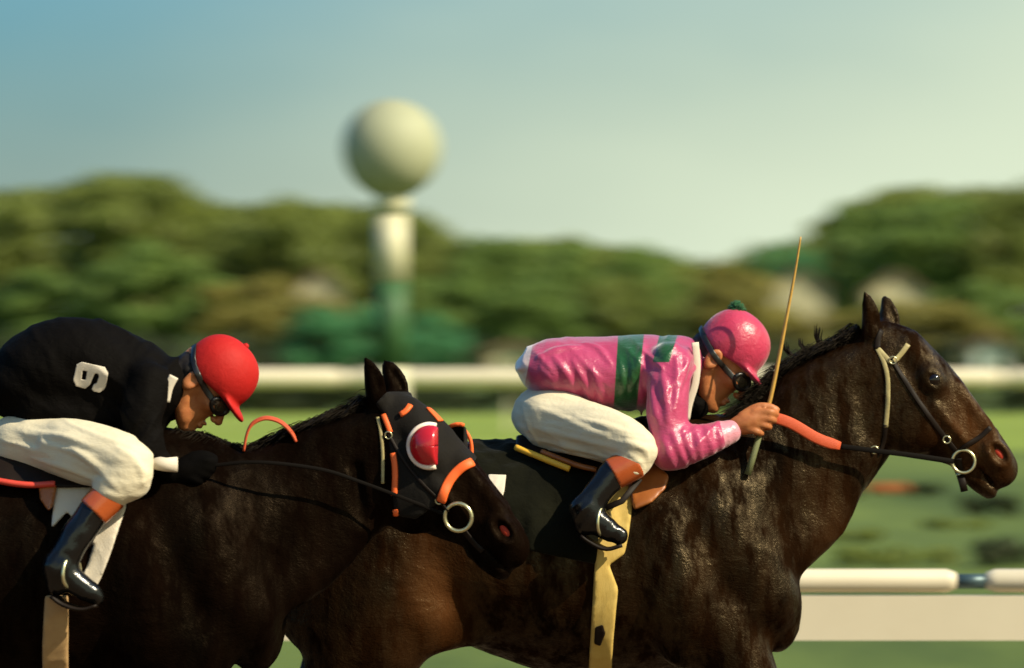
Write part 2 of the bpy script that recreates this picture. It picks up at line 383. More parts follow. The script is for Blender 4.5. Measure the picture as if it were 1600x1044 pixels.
M['cup_white'] = mat('white blinker rim', (0.78, 0.66, 0.55), 0.5, 0.3)
M['cup_dark'] = mat('dark blinker lining', (0.03, 0.022, 0.012), 0.5, 0.3)
M['cloth_dark'] = mat('dark green saddle cloth', (0.0035, 0.0036, 0.002), 0.85, 0.04, noise=(9, 0.5, (0.008, 0.008, 0.004)), bump=[(14, 0.5, 0.012), (300, 0.3, 0.001)], sheen=0.08)
M['cloth_white'] = mat('white cotton cloth', (0.60, 0.53, 0.43), 0.8, 0.2, bump=[(30, 0.25, 0.005), (400, 0.3, 0.0008)])
M['girth_yellow'] = mat('cream yellow girth webbing', (0.56, 0.40, 0.12), 0.7, 0.25, noise=(26, 0.45, (0.46, 0.31, 0.075)), bump=[(300, 0.5, 0.001), (20, 0.2, 0.004)])
M['girth_tan'] = mat('tan girth webbing', (0.42, 0.27, 0.12), 0.7, 0.25, noise=(26, 0.45, (0.33, 0.20, 0.09)), bump=(300, 0.5, 0.001))
M['saddle_tan'] = mat('tan saddle leather', (0.34, 0.11, 0.022), 0.4, 0.5, noise=(22, 0.5, (0.25, 0.07, 0.014)), bump=(140, 0.2, 0.001))
M['saddle_yellow'] = mat('yellow saddle binding', (0.78, 0.42, 0.035), 0.5, 0.4)
M['saddle_red'] = mat('red saddle binding', (0.55, 0.05, 0.03), 0.5, 0.4)
M['silk_pink'] = mat('pink racing silk', (0.36, 0.026, 0.092), 0.29, 0.55, noise=(11, 0.35, (0.44, 0.06, 0.145)),
                     bump=[(18, 0.22, 0.012, (1, 1, 0.2), (0, R(30), 0)), (55, 0.3, 0.006, (1, 1, 0.22), (0, R(24), 0)), (130, 0.15, 0.002, (1, 1, 0.3), (0, R(-30), 0)), (600, 0.3, 0.0006)], sheen=0.4)
M['silk_black'] = mat('black racing silk', (0.003, 0.0024, 0.002), 0.75, 0.04, bump=[(14, 0.5, 0.012, (1, 1, 0.4)), (300, 0.2, 0.0008)])
M['breeches'] = mat('cream white breeches', (0.58, 0.51, 0.36), 0.75, 0.2, noise=(10, 0.5, (0.64, 0.57, 0.42)),
                    bump=[(12, 0.35, 0.008, (0.35, 1, 1), (0, R(20), 0)), (40, 0.25, 0.003, (0.3, 1, 1), (0, R(20), 0)), (500, 0.3, 0.0006)], sheen=0.1)
M['boot'] = mat('polished black boot', (0.004, 0.004, 0.004), 0.2, 0.4, coat=0.1, bump=[(18, 0.15, 0.006)])
M['boot_cuff'] = mat('brown boot top', (0.42, 0.085, 0.018), 0.22, 0.5, coat=0.5, noise=(18, 0.5, (0.33, 0.06, 0.012)), bump=(40, 0.2, 0.003))
M['skin'] = mat('tanned skin', (0.44, 0.165, 0.055), 0.5, 0.4, noise=(45, 0.5, (0.33, 0.10, 0.032)), bump=[(120, 0.35, 0.002)], sub=0.08)
M['glove'] = mat('black glove', (0.0022, 0.0018, 0.0016), 0.8, 0.03, bump=(90, 0.4, 0.002))
M['cap_pink'] = mat('pink satin cap cover', (0.40, 0.018, 0.055), 0.36, 0.5, noise=(14, 0.4, (0.47, 0.045, 0.10)), bump=[(9, 0.3, 0.012), (500, 0.2, 0.0006)], sheen=0.2)
M['cap_red'] = mat('red cap cover', (0.42, 0.012, 0.010), 0.65, 0.2, noise=(18, 0.4, (0.37, 0.010, 0.008)), bump=[(8, 0.2, 0.010), (500, 0.3, 0.0006)])
M['pompom'] = mat('green pompom wool', (0.02, 0.14, 0.045), 0.85, 0.2, bump=(90, 0.8, 0.006), sheen=0.2)
M['goggle'] = mat('black goggle rubber', (0.01, 0.009, 0.008), 0.35, 0.5)
M['lens'] = mat('smoked goggle lens', (0.05, 0.04, 0.025), 0.06, 0.7, coat=1.0)
M['hairdark'] = mat('dark brown hair', (0.012, 0.008, 0.006), 0.6, 0.3, bump=(120, 0.5, 0.003))
M['cane'] = mat('yellow cane whip', (0.55, 0.33, 0.07), 0.4, 0.4, noise=(50, 0.5, (0.40, 0.22, 0.05)))
M['whip_handle'] = mat('olive whip grip', (0.13, 0.14, 0.06), 0.6, 0.3, bump=(200, 0.5, 0.002))
M['rail_paint'] = mat('cream white rail paint', (0.64, 0.57, 0.42), 0.5, 0.4, noise=(3, 0.4, (0.58, 0.51, 0.37)), bump=(60, 0.1, 0.002))
M['rail_sleeve'] = mat('blue grey steel sleeve', (0.06, 0.10, 0.11), 0.4, 0.5, metal=0.4)
M['pole_white'] = mat('white pole paint', (0.60, 0.57, 0.38), 0.45, 0.4, noise=(8, 0.5, (0.56, 0.53, 0.35)))
M['pole_green'] = mat('green pole paint', (0.045, 0.12, 0.04), 0.5, 0.3, noise=(8, 0.5, (0.04, 0.10, 0.035)))
M['ball'] = mat('ball paint', (0.36, 0.37, 0.24), 0.6, 0.3, noise=(5, 0.5, (0.32, 0.33, 0.21)))
M['grass'] = mat('infield turf', (0.050, 0.080, 0.020), 0.9, 0.15, noise=(0.9, 0.62, (0.135, 0.18, 0.038), (0.55, 0.10, 1)), bump=[(3, 0.5, 0.08), (18, 0.8, 0.05)])
M['grass_pale'] = mat('mown pale turf', (0.17, 0.24, 0.035), 0.9, 0.15, noise=(0.25, 0.6, (0.22, 0.27, 0.05)), bump=(15, 0.6, 0.05))
M['dirt'] = mat('racetrack dirt', (0.17, 0.115, 0.07), 0.95, 0.1, noise=(2.2, 0.6, (0.11, 0.07, 0.042)), bump=[(4, 0.6, 0.06), (30, 0.8, 0.02)])
M['bark'] = mat('tree bark', (0.07, 0.05, 0.03), 0.9, 0.2, bump=(12, 0.6, 0.04, (1, 1, 0.2)))
def leafmat(name, a, b):
    m = mat(name, a, 0.55, 0.3, noise=(0.55, 0.62, b)); t = m.node_tree; p = t.nodes['Principled BSDF']
    tr = N(t, 'ShaderNodeBsdfTranslucent'); ms = N(t, 'ShaderNodeMixShader'); ms.inputs[0].default_value = 0.25; o = t.nodes['Material Output']
    t.links.new(p.inputs['Base Color'].links[0].from_socket, tr.inputs['Color']); t.links.new(p.outputs[0], ms.inputs[1]); t.links.new(tr.outputs[0], ms.inputs[2]); t.links.new(ms.outputs[0], o.inputs[0]); return m
M['leaf_olive'] = leafmat('olive foliage', (0.09, 0.115, 0.020), (0.235, 0.285, 0.050))
M['leaf_green'] = leafmat('green foliage', (0.085, 0.145, 0.028), (0.21, 0.31, 0.06))
M['leaf_gold'] = leafmat('yellowing foliage', (0.16, 0.145, 0.028), (0.32, 0.28, 0.06))
M['leaf_teal'] = leafmat('blue green foliage', (0.05, 0.19, 0.075), (0.12, 0.34, 0.13))
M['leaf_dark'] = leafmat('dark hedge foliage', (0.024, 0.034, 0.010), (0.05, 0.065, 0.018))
M['wall_cream'] = mat('cream house wall', (0.46, 0.42, 0.26), 0.8, 0.2, noise=(2, 0.5, (0.42, 0.38, 0.24)))
M['wall_blue'] = mat('pale blue wall', (0.50, 0.56, 0.50), 0.8, 0.2)
M['roof'] = mat('brown shingle roof', (0.16, 0.10, 0.06), 0.85, 0.2, bump=(10, 0.4, 0.03))
M['pane'] = mat('dark window pane', (0.03, 0.035, 0.04), 0.1, 0.6)
M['flower'] = mat('orange flowers', (0.50, 0.10, 0.03), 0.7, 0.2, noise=(6, 0.5, (0.40, 0.16, 0.05)))

# ------------------------------------------------------------------ the setting
def sheet(name, x0, x1, y0, y1, z, m, nx=2, ny=2):
    xs = np.linspace(x0, x1, nx); ys = np.linspace(y0, y1, ny); V = [(x, y, z) for y in ys for x in xs]
    F = [(j * nx + i, j * nx + i + 1, (j + 1) * nx + i + 1, (j + 1) * nx + i) for j in range(ny - 1) for i in range(nx - 1)]
    return tag(mk(name, V, F, m, None, False), kind='structure')
sheet('ground', -2500, 2500, -300, 4500, -0.006, M['grass'])
sheet('racetrack', -400, 400, -60, 2.7, 0.0, M['dirt'])
sheet('turf_course', -400, 400, 57, 86, 0.0, M['grass_pale'])

def Yd(d): return d - DIST
def leaves(C, Rr, n, size, rng, flat=1.0):
    """n leaf blades scattered through clumps C (centres) with radii Rr"""
    k = rng.integers(0, len(C), n); u = rng.normal(size=(n, 3)); u /= np.linalg.norm(u, axis=1, keepdims=True)
    r = rng.random(n) ** 0.33; P = C[k] + u * (Rr[k] * r[:, None])
    nm = u + 0.55 * rng.normal(size=(n, 3)) + np.array((0, 0, .35)); a = np.cross(nm, rng.normal(size=(n, 3))); a /= np.linalg.norm(a, axis=1, keepdims=True)
    b = np.cross(nm, a); b /= np.linalg.norm(b, axis=1, keepdims=True)
    s = size * (0.6 + 0.8 * rng.random(n))[:, None]
    V = np.stack([P - a * s, P + b * s * 0.45, P + a * s, P - b * s * 0.55], 1).reshape(-1, 3)
    return V, np.arange(4 * n).reshape(-1, 4)
def crown_mesh(seed):
    rng = np.random.default_rng(seed); n = 46; C = []
    while len(C) < n:
        p = rng.uniform(-1, 1, 3)
        if np.linalg.norm(p) < 1: C.append((p[0] * 0.42, p[1] * 0.42, 0.54 + p[2] * 0.39 + 0.03 * rng.normal()))
    C = np.array(C); Rr = np.stack([rng.uniform(0.09, 0.17, n)] * 2 + [rng.uniform(0.06, 0.11, n)], 1)
    return leaves(C, Rr, 7000, 0.026, rng)
def trunk_mesh(seed):
    rng = np.random.default_rng(seed + 50)
    parts = [tube([(0, 0, -0.01), (0.004, 0, 0.2), (-0.006, 0.004, 0.45), (0.0, 0.0, 0.75)], [0.032, 0.024, 0.016, 0.005], 7)]
    for i in range(7):
        a = rng.uniform(0, 6.28); z = rng.uniform(0.22, 0.5); l = rng.uniform(0.22, 0.36)
        parts.append(tube([(0, 0, z), (0.5 * l * math.cos(a), 0.5 * l * math.sin(a), z + 0.10), (l * math.cos(a), l * math.sin(a), z + 0.24)], [0.011, 0.008, 0.003], 5))
    return merge(parts)
CROWNS = []; TRUNKS = []
for i in range(5):
    V, F = crown_mesh(i + 1); me = bpy.data.meshes.new('crown'); me.from_pydata(V.tolist(), [], F.tolist()); me.materials.append(M['leaf_green']); CROWNS.append(me)
    V, F = trunk_mesh(i); me = bpy.data.meshes.new('trunk'); me.from_pydata([tuple(v) for v in V], [], F); me.materials.append(M['bark']); TRUNKS.append(me)
def tree(px, top, wpx, d, m, label, var, name='tree', cat='tree', group='trees behind the racecourse'):
    loc = W(px, 500, Yd(d)); loc[2] = 0; s = d / FPX; h = HC + (HOR - top) * s; w = wpx * s
    t = thing(name, label, cat, loc, group); rz = random.uniform(0, 6.28)
    for nm, me in (('trunk', TRUNKS[var % 5]), ('crown', CROWNS[var % 5])):
        o = bpy.data.objects.new(nm, me); COL.objects.link(o); o.parent = t; o.scale = (w, w, h); o.rotation_euler = (0, 0, rz)
        if nm == 'crown': o.material_slots[0].link = 'OBJECT'; o.material_slots[0].material = M[m]
    return t
TREES = [
 (20, 280, 250, 205, 'leaf_olive', 'olive tree at the far left edge behind the black-shirted jockey'),
 (195, 262, 300, 200, 'leaf_olive', 'tallest rounded olive tree, above the black-shirted jockey'),
 (330, 312, 230, 207, 'leaf_olive', 'olive tree above the red cap, between the tallest tree and the ball pole'),
 (455, 304, 240, 200, 'leaf_olive', 'olive tree just left of the ball pole'),
 (575, 310, 200, 206, 'leaf_olive', 'olive tree directly behind the ball pole'),
 (645, 318, 150, 203, 'leaf_olive', 'narrow olive tree touching the right side of the ball pole'),
 (760, 362, 190, 204, 'leaf_green', 'rounded green tree, first one right of the ball pole gap'),
 (880, 354, 170, 200, 'leaf_green', 'rounded green tree above the pink shirt back'),
 (1005, 380, 190, 205, 'leaf_green', 'low green tree just left of the pink cap'),
 (1120, 402, 230, 207, 'leaf_gold', 'low yellowing tree right above the pink cap'),
 (1235, 366, 130, 208, 'leaf_teal', 'small blue-green tree behind the raised whip'),
 (1340, 312, 170, 212, 'leaf_green', 'green tree left of the tall tree at the right edge'),
 (1460, 276, 260, 206, 'leaf_green', 'tall green tree above the right horse\'s ears'),
 (1590, 282, 220, 204, 'leaf_olive', 'tall olive tree cut by the right edge'),
]
for i, a in enumerate(TREES): tree(*a, i)
FRONT = [
 (90, 400, 260, 188, 'leaf_green', 'bright green lower tree in front of the olive trees, far left'),
 (250, 375, 270, 186, 'leaf_green', 'bright green lower tree in front of the tallest olive tree'),
 (400, 420, 230, 184, 'leaf_gold', 'yellow-green lower tree above the red cap'),
 (520, 455, 230, 182, 'leaf_gold', 'yellow-green low tree left of the pole foot'),
 (700, 425, 210, 186, 'leaf_green', 'green lower tree right of the pole'),
 (835, 420, 200, 184, 'leaf_green', 'green lower tree above the pink shirt tail'),
 (960, 430, 200, 188, 'leaf_olive', 'olive lower tree above the green hoop'),
 (1090, 460, 200, 184, 'leaf_olive', 'olive lower tree behind the pink cap'),
 (1240, 472, 220, 180, 'leaf_gold', 'golden bushy tree below the cream hut by the whip'),
 (1400, 466, 240, 180, 'leaf_gold', 'golden bushy tree behind the right horse\'s ears'),
 (1140, 425, 190, 178, 'leaf_gold', 'golden low tree between the pink cap and the raised whip'),
 (1490, 470, 200, 176, 'leaf_gold', 'golden low bush beyond the right horse\'s forehead'),
 (1540, 430, 220, 184, 'leaf_green', 'green lower tree at the right edge behind the horse\'s face'),
]
for i, a in enumerate(FRONT): tree(*a, i + 2, name='bushy_tree', group='lower trees in front of the wood')
tree(505, 476, 150, 150, 'leaf_teal', 'bright blue-green shrub left of the pole foot', 1, 'shrub', 'shrub', 'blue-green shrubs by the pole')
tree(580, 474, 140, 152, 'leaf_teal', 'bright blue-green shrub behind the pole foot', 3, 'shrub', 'shrub', 'blue-green shrubs by the pole')
tree(660, 480, 150, 150, 'leaf_teal', 'bright blue-green shrub right of the pole foot', 4, 'shrub', 'shrub', 'blue-green shrubs by the pole')
# the wood behind and the dark undergrowth below it, each one mass
rng = np.random.default_rng(11)
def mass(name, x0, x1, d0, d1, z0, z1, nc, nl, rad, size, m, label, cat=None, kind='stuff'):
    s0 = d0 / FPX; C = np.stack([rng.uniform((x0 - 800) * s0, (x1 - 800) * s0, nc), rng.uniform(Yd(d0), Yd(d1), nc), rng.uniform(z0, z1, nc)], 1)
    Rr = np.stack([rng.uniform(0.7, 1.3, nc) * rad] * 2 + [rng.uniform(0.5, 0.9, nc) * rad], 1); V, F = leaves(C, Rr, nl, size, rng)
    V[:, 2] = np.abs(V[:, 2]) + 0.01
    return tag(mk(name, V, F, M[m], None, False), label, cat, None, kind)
SKY = np.array([(-3200, 330), (-1800, 280), (-1000, 330), (-500, 300), (45, 292), (110, 288), (190, 270), (245, 274), (300, 302), (360, 320), (420, 314), (500, 316), (600, 320), (655, 332), (690, 366), (720, 380), (770, 370), (830, 374), (880, 362), (925, 378), (1010, 390), (1060, 402), (1150, 410), (1185, 380), (1260, 378), (1300, 340), (1370, 294), (1450, 288), (1566, 292), (2100, 300), (2700, 350), (3600, 290), (4800, 330)], float)
nc = 2500; pxs = np.concatenate([rng.uniform(-450, 2050, 900), rng.uniform(-3000, -450, 800), rng.uniform(2050, 4600, 800)]); dd_ = rng.uniform(214, 232, nc); tp = HC + (HOR - np.interp(pxs, SKY[:, 0], SKY[:, 1])) * dd_ / FPX
zc = np.where(rng.random(nc) < .35, tp - .75, rng.uniform(.4, 1, nc) * (tp - .9)); C = np.stack([(pxs - 800) * dd_ / FPX, Yd(dd_), zc], 1)
Rr = np.stack([rng.uniform(.8, 1.5, nc)] * 2 + [rng.uniform(.55, .85, nc)], 1); V, F = leaves(C, Rr, 230000, 0.24, rng); V[:, 2] = np.abs(V[:, 2]) + .01
tag(mk('far_wood', V, F, M['leaf_olive'], None, False), 'continuous far wood seen between the trees', 'wood', None, 'stuff')
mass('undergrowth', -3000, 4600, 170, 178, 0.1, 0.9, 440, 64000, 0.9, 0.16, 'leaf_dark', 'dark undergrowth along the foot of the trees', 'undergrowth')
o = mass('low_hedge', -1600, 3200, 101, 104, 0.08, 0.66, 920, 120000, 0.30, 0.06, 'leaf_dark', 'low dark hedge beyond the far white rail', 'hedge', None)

def hut(px, top, wpx, bot, d, m, label, gable=True):
    loc = W(px, 500, Yd(d)); loc[2] = 0; s = d / FPX; h = HC + (HOR - top) * s; w = wpx * s; x, y = loc[0], loc[1]
    t = thing('hut', label, 'hut', loc); eave = h * 0.80
    V = [(x - w / 2, y, 0), (x + w / 2, y, 0), (x + w / 2, y + w, 0), (x - w / 2, y + w, 0), (x - w / 2, y, eave), (x + w / 2, y, eave), (x + w / 2, y + w, eave), (x - w / 2, y + w, eave), (x, y, h), (x, y + w, h)]
    mk('wall', V, [(0, 1, 5, 8, 4), (2, 3, 7, 9, 6), (1, 2, 6, 5), (3, 0, 4, 7), (4, 8, 9, 7), (8, 5, 6, 9), (0, 3, 2, 1)], M[m], t, False)
    o_ = 0.15; th = 0.1; P = []
    for sg in (-1, 1):
        a = np.array((x, y, h + 0.02)); b = np.array((x + sg * (w / 2 + o_), y, eave - o_ * (h - eave) / (w / 2) + 0.02)); P.append([a, b])
    pr = [P[0][1], P[0][0], P[1][1]]; up = np.array((0, 0, th)); V = []
    for yy in (y - 0.2, y + w + 0.2): V += [np.array((p[0], yy, p[2])) for p in pr] + [np.array((p[0], yy, p[2])) + up for p in pr]
    mk('roof', V, [(0, 1, 4, 3), (1, 2, 5, 4), (6, 9, 10, 7), (7, 10, 11, 8), (3, 4, 10, 9), (4, 5, 11, 10), (0, 6, 7, 1), (1, 7, 8, 2), (0, 3, 9, 6), (2, 8, 11, 5)], M['roof'], t, False)
    mk('door', *box(x - w * .12, x + w * .12, y - 0.03, y + 0.02, 0.0, min(2.0, eave * .8)), M['pole_green'], t, False)
    wd = mk('window', *box(x + w * .22, x + w * .42, y - 0.04, y + 0.02, eave * .35, eave * .6), M['rail_paint'], t, False)
    mk('pane', *box(x + w * .24, x + w * .40, y - 0.055, y - 0.041, eave * .37, eave * .58), M['pane'], wd, False)
hut(1250, 420, 78, 470, 190, 'wall_cream', 'cream hut with gabled front behind the raised whip')
hut(1402, 424, 84, 470, 192, 'wall_cream', 'cream hut above the right horse\'s ears')
hut(500, 420, 64, 450, 190, 'wall_cream', 'small cream hut among trees left of the ball pole')
hut(1548, 528, 48, 580, 140, 'wall_blue', 'pale blue box hut behind the right horse\'s nose')
hut(800, 536, 70, 580, 150, 'wall_cream', 'low cream hut behind the pink shirt tail')

# inner rail, right behind the horses
def rail(name, d, ptop, pmid, pbot, x0, x1, step, label, sec, gap, pw):
    Y = Yd(d); s = d / FPX; zt = HC - (ptop - HOR) * s; zm = HC - (pmid - HOR) * s; zb = HC - (pbot - HOR) * s
    t = thing(name, label, 'rail', (0, Y, 0)); r = (zt - zm) / 2; xs = np.arange(x0, x1, sec)
    for x in xs:
        a, b = x + gap, x + sec - gap
        P = [(a, Y, zt - r), (a + r * .25, Y, zt - r), (a + r, Y, zt - r), (b - r, Y, zt - r), (b - r * .25, Y, zt - r), (b, Y, zt - r)]
        mk('top_rail', *tube(P, [r * .25, r * .72, r, r, r * .72, r * .25], 16), M['rail_paint'], t)
        if gap > 0: mk('joint_sleeve', *tube([(b - r * .5, Y, zt - r * 1.05), (b + 2 * gap + r * .5, Y, zt - r * 1.05)], r * 0.62, 12), M['rail_sleeve'], t)
        if pbot > pmid: mk('board', *box(x + 0.004 + sec / 2, x + sec * 1.5 - 0.004, Y - r * 0.8, Y + 0.03, zb, zm - 0.010), M['rail_paint'], t, False)
    for x in np.arange(x0 + sec * .5, x1, step):
        mk('post', *box(x - pw / 2, x + pw / 2, Y + 0.034, Y + 0.034 + pw, 0, zm - 0.02), M['rail_paint'], t, False)
    return t
sx = W(1517, 900, 3.0)[0]
rail('inner_rail', 18.0, 889, 926, 1000, sx - 14.4, sx + 9.0, 2.4, 'thick cream inner rail with board just behind the horses', 2.4, 0.045, 0.10)
rail('far_rail', 85.0, 576, 606, 606, -36.4, 36.5, 5.6, 'thin cream white rail across the infield behind the jockeys', 5.6, 0.0, 0.07)

# ball-topped distance pole
loc = W(612, 500, Yd(37.5)); loc[2] = 0; px_, py_ = loc[0], loc[1]; s = 37.5 / FPX
bz = HC + (HOR - 232) * s; br = 77 * s
t = thing('distance_pole', 'tall green and white pole topped with a large cream ball', 'pole', loc)
mk('ball', *sphere((px_, py_, bz), br, 48, 28), M['ball'], t)
def lathe(x, y, pr, n=24):
    V = [(x + r * math.cos(2 * math.pi * j / n), y + r * math.sin(2 * math.pi * j / n), z) for z, r in pr for j in range(n)]
    F = [(i * n + j, i * n + (j + 1) % n, (i + 1) * n + (j + 1) % n, (i + 1) * n + j) for i in range(len(pr) - 1) for j in range(n)]
    return V, F + [tuple(range(n))[::-1], tuple((len(pr) - 1) * n + j for j in range(n))]
zz = [HC + (HOR - q) * s for q in (296, 312, 336, 440, 572, 704, 830)] + [0.0]; pr = 24 * s
mk('collar', *lathe(px_, py_, [(zz[2], pr * 1.02), (zz[1], pr * 1.14), (zz[0], pr * 1.1)]), M['pole_white'], t)
for i in range(2, 7):
    mk('white_band' if i % 2 == 0 else 'green_band', *lathe(px_, py_, [(zz[i + 1], pr), (zz[i] - 0.002, pr)]), M['pole_white' if i % 2 == 0 else 'pole_green'], t)

# low planting on the infield
def bed(px, py, wpx, hpx, m, label, name='shrub_bed', cat='shrub', seed=0):
    d = FPX * HC / (py - HOR); c = W(px, py, Yd(d)); s = d / FPX; r = np.random.default_rng(seed); n = 9
    w = wpx * s; C = np.stack([c[0] + r.uniform(-.5, .5, n) * w, c[1] + r.uniform(-.2, .5, n) * w, r.uniform(0.3, .7, n) * hpx * s], 1)
    Rr = np.stack([np.full(n, w * .16)] * 2 + [np.full(n, hpx * s * .4)], 1); V, F = leaves(C, Rr, 900, max(0.03, w * .03), r); V[:, 2] = np.abs(V[:, 2]) + 0.004
    t = thing(name, label, cat, (c[0], c[1], 0), 'low planting on the infield'); mk('foliage', V, F, M[m], t, False)
    for q in C[:4]: mk('stem', *tube([(q[0], q[1], 0), (q[0], q[1], q[2])], 0.012, 5), M['bark'], t)
bed(1385, 772, 66, 16, 'flower', 'orange flower bed below the right horse\'s jaw', 'flower_bed', 'flowers', 1)
bed(1452, 776, 50, 20, 'leaf_dark', 'small dark shrub beside the orange flower bed', seed=2)
bed(1322, 780, 40, 24, 'leaf_dark', 'small dark shrub touching the right horse\'s throat', seed=3)
bed(1545, 808, 80, 36, 'leaf_dark', 'dark shrub under the right horse\'s chin', seed=4)
bed(1420, 884, 190, 26, 'leaf_olive', 'wide olive shrub strip just above the inner rail', seed=5)
bed(1560, 884, 130, 44, 'leaf_dark', 'dark shrub above the rail at the right edge', seed=6)
bed(1330, 846, 90, 18, 'leaf_olive', 'thin olive shrub beside the right horse\'s chest', seed=7)
bed(1490, 826, 90, 14, 'leaf_olive', 'thin olive ground shrub between the dark shrubs', seed=8)

# ------------------------------------------------------------------ horses
def horse(name, label, x0, Y0, neck, poll, pitch, yaw, roll_ears, fore, hind, coat, jaw=0.0):
    root = thing(name, label, 'horse', (x0, Y0, 0), 'racehorses')
    f = Field((x0 - 1.05, Y0 - 0.42, 0.0), (x0 + 1.72, Y0 + 0.42, 2.06), 0.0066)
    O = np.array((x0, Y0, 0.0))
    def c(pts, k=0.05, **kw): f.chain([(p[0] + x0, p[1] + Y0, p[2]) + tuple(p[3:]) for p in pts], k, **kw)
    def e(cc, r, k=0.04, ang=0.0, op='u'):
        ca, sa = math.cos(ang), math.sin(ang); f.ell((cc[0] + x0, cc[1] + Y0, cc[2]), r, [(ca, 0, sa), (0, 1, 0), (-sa, 0, ca)], k, op)
    # trunk
    c([(.60, 0, 1.22, .265, .18), (.50, 0, 1.205, .345, .225), (.25, 0, 1.17, .35, .265), (.05, 0, 1.19, .32, .28), (-.09, 0, 1.222, .288, .27), (-.2, 0, 1.26, .262, .25), (-.38, 0, 1.29, .245, .24), (-.5, 0, 1.28, .20, .19)], 0.05)
    c([(.64, 0, 1.50, .05, .05), (.48, 0, 1.535, .045, .05), (.25, 0, 1.44, .06, .07), (-.05, 0, 1.41, .07, .1), (-.36, 0, 1.44, .075, .1)], 0.10)
    for sg in (-1, 1):
        c([(.52, sg * .10, 1.44, .10, .06), (.62, sg * .15, 1.26, .13, .09), (.74, sg * .135, 1.08, .115, .085)], 0.045)          # shoulder blade to point of shoulder
        c([(.44, sg * .19, 1.26, .11, .07), (.50, sg * .20, 1.08, .12, .075), (.52, sg * .17, .95, .09, .06)], 0.035)            # triceps
        e((.79, sg * .075, 1.02), (.075, .075, .12), 0.05)                                                                        # breast
        c([(-.36, sg * .13, 1.38, .15, .10), (-.42, sg * .165, 1.2, .22, .105), (-.43, sg * .165, 1.02, .215, .095), (-.46, sg * .15, .88, .15, .075)], 0.05)   # thigh
        c([(-.26, sg * .18, 1.14, .07, .06), (-.27, sg * .19, 1.03, .075, .055)], 0.04)                                           # stifle
        c([(-.23, sg * .16, 1.0, .095, .055), (-.13, sg * .13, 1.015, .09, .06)], 0.05)                                          # fold of the flank
        c([(-.56, sg * .10, 1.36, .10, .09), (-.62, sg * .125, 1.2, .10, .085), (-.60, sg * .14, 1.02, .10, .075)], 0.04)         # hamstring
        e((-.25, sg * .2, 1.44), (.075, .05, .05), 0.06)                                                                          # hip point
        F_ = fore[0] if sg < 0 else fore[1]; H_ = hind[0] if sg < 0 else hind[1]
        c([(.62, sg * .15, .98, .12, .085), (F_[0][0] * .5 + .31, sg * .15, F_[0][1] * .5 + .47, .085, .07), (F_[0][0], sg * .14, F_[0][1], .050, .045)], 0.04)
        c([(F_[0][0], sg * .14, F_[0][1], .052, .048), (F_[1][0] * .5 + F_[0][0] * .5, sg * .14, F_[1][1] * .5 + F_[0][1] * .5, .032, .028), (F_[1][0], sg * .14, F_[1][1], .042, .038), (F_[2][0], sg * .14, F_[2][1], .035, .034)], 0.02)
        c([(F_[2][0], sg * .14, F_[2][1], .04, .04), (F_[3][0], sg * .14, F_[3][1], .055, .055)], 0.01)
        c([(-.44, sg * .15, .93, .15, .08), (H_[0][0] * .5 - .22, sg * .15, H_[0][1] * .5 + .45, .085, .06), (H_[0][0], sg * .14, H_[0][1], .055, .045)], 0.04)
        c([(H_[0][0], sg * .14, H_[0][1], .055, .045), (H_[1][0] * .5 + H_[0][0] * .5, sg * .14, H_[1][1] * .5 + H_[0][1] * .5, .035, .03), (H_[1][0], sg * .14, H_[1][1], .045, .04), (H_[2][0], sg * .14, H_[2][1], .036, .035)], 0.02)
        c([(H_[2][0], sg * .14, H_[2][1], .04, .04), (H_[3][0], sg * .14, H_[3][1], .055, .055)], 0.01)
    # neck
    c(neck, 0.07)
    n0, n1, n2, n3 = [np.array(q) for q in neck[:4]]
    for sg in (-1, 1):
        def off(st, a): return (st[0] + a * st[3] * .78, sg * st[4] * .62, st[2] - abs(a) * 0 - a * 0 , 0, 0)
        lo = [(n0[0] + .17, sg * .10, n0[2] - .16, .085, .06), (n1[0] + .105, sg * .065, n1[2] - .125, .085, .05), (n2[0] + .055, sg * .05, n2[2] - .105, .07, .042), (n3[0] + .02, sg * .04, n3[2] - .10, .055, .036)]
        c(lo, 0.035)                                                                                                              # muscle along the underside
        hi = [(n0[0] - .02, sg * .08, n0[2] + .13, .07, .05), (n1[0] - .055, sg * .05, n1[2] + .125, .06, .04), (n2[0] - .05, sg * .04, n2[2] + .10, .06, .035), (n3[0] - .01, sg * .035, n3[2] + .08, .05, .032)]
        c(hi, 0.04)
    # head frame: u runs down the face, w towards the jaw, v to the far side
    cp, sp = math.cos(pitch), math.sin(pitch); cy, sy = math.cos(yaw), math.sin(yaw)
    U = np.array((cp * cy, -cp * sy, -sp)); Vv = np.array((sy, cy, 0)); Wd = np.array((-sp * cy, sp * sy, -cp)); P0 = np.array((poll[0] + x0, Y0 + poll[1], poll[2]))
    hp = lambda u, w, v=0.0: P0 + U * u + Wd * w + Vv * v
    def hc(pts, k=0.02, op='u', sub=4): f.chain([tuple(hp(*p[:3])) + tuple(p[3:]) for p in pts], k, lat=Vv, op=op, sub=sub)
    def he(cc, r, k=0.015, op='u'): f.ell(tuple(hp(*cc)), r, [U, Wd, Vv], k, op)
    hc([(.04, .045, 0, .085, .062), (.13, .060, 0, .120, .085), (.22, .058, 0, .138, .084), (.32, .038, 0, .118, .066), (.40, .016, 0, .095, .055), (.475, .0, 0, .077, .05), (.535, -.006, 0, .062, .05)], 0.03)
    he((.145, -.028, 0), (.12, .045, .072), 0.03)                              # forehead
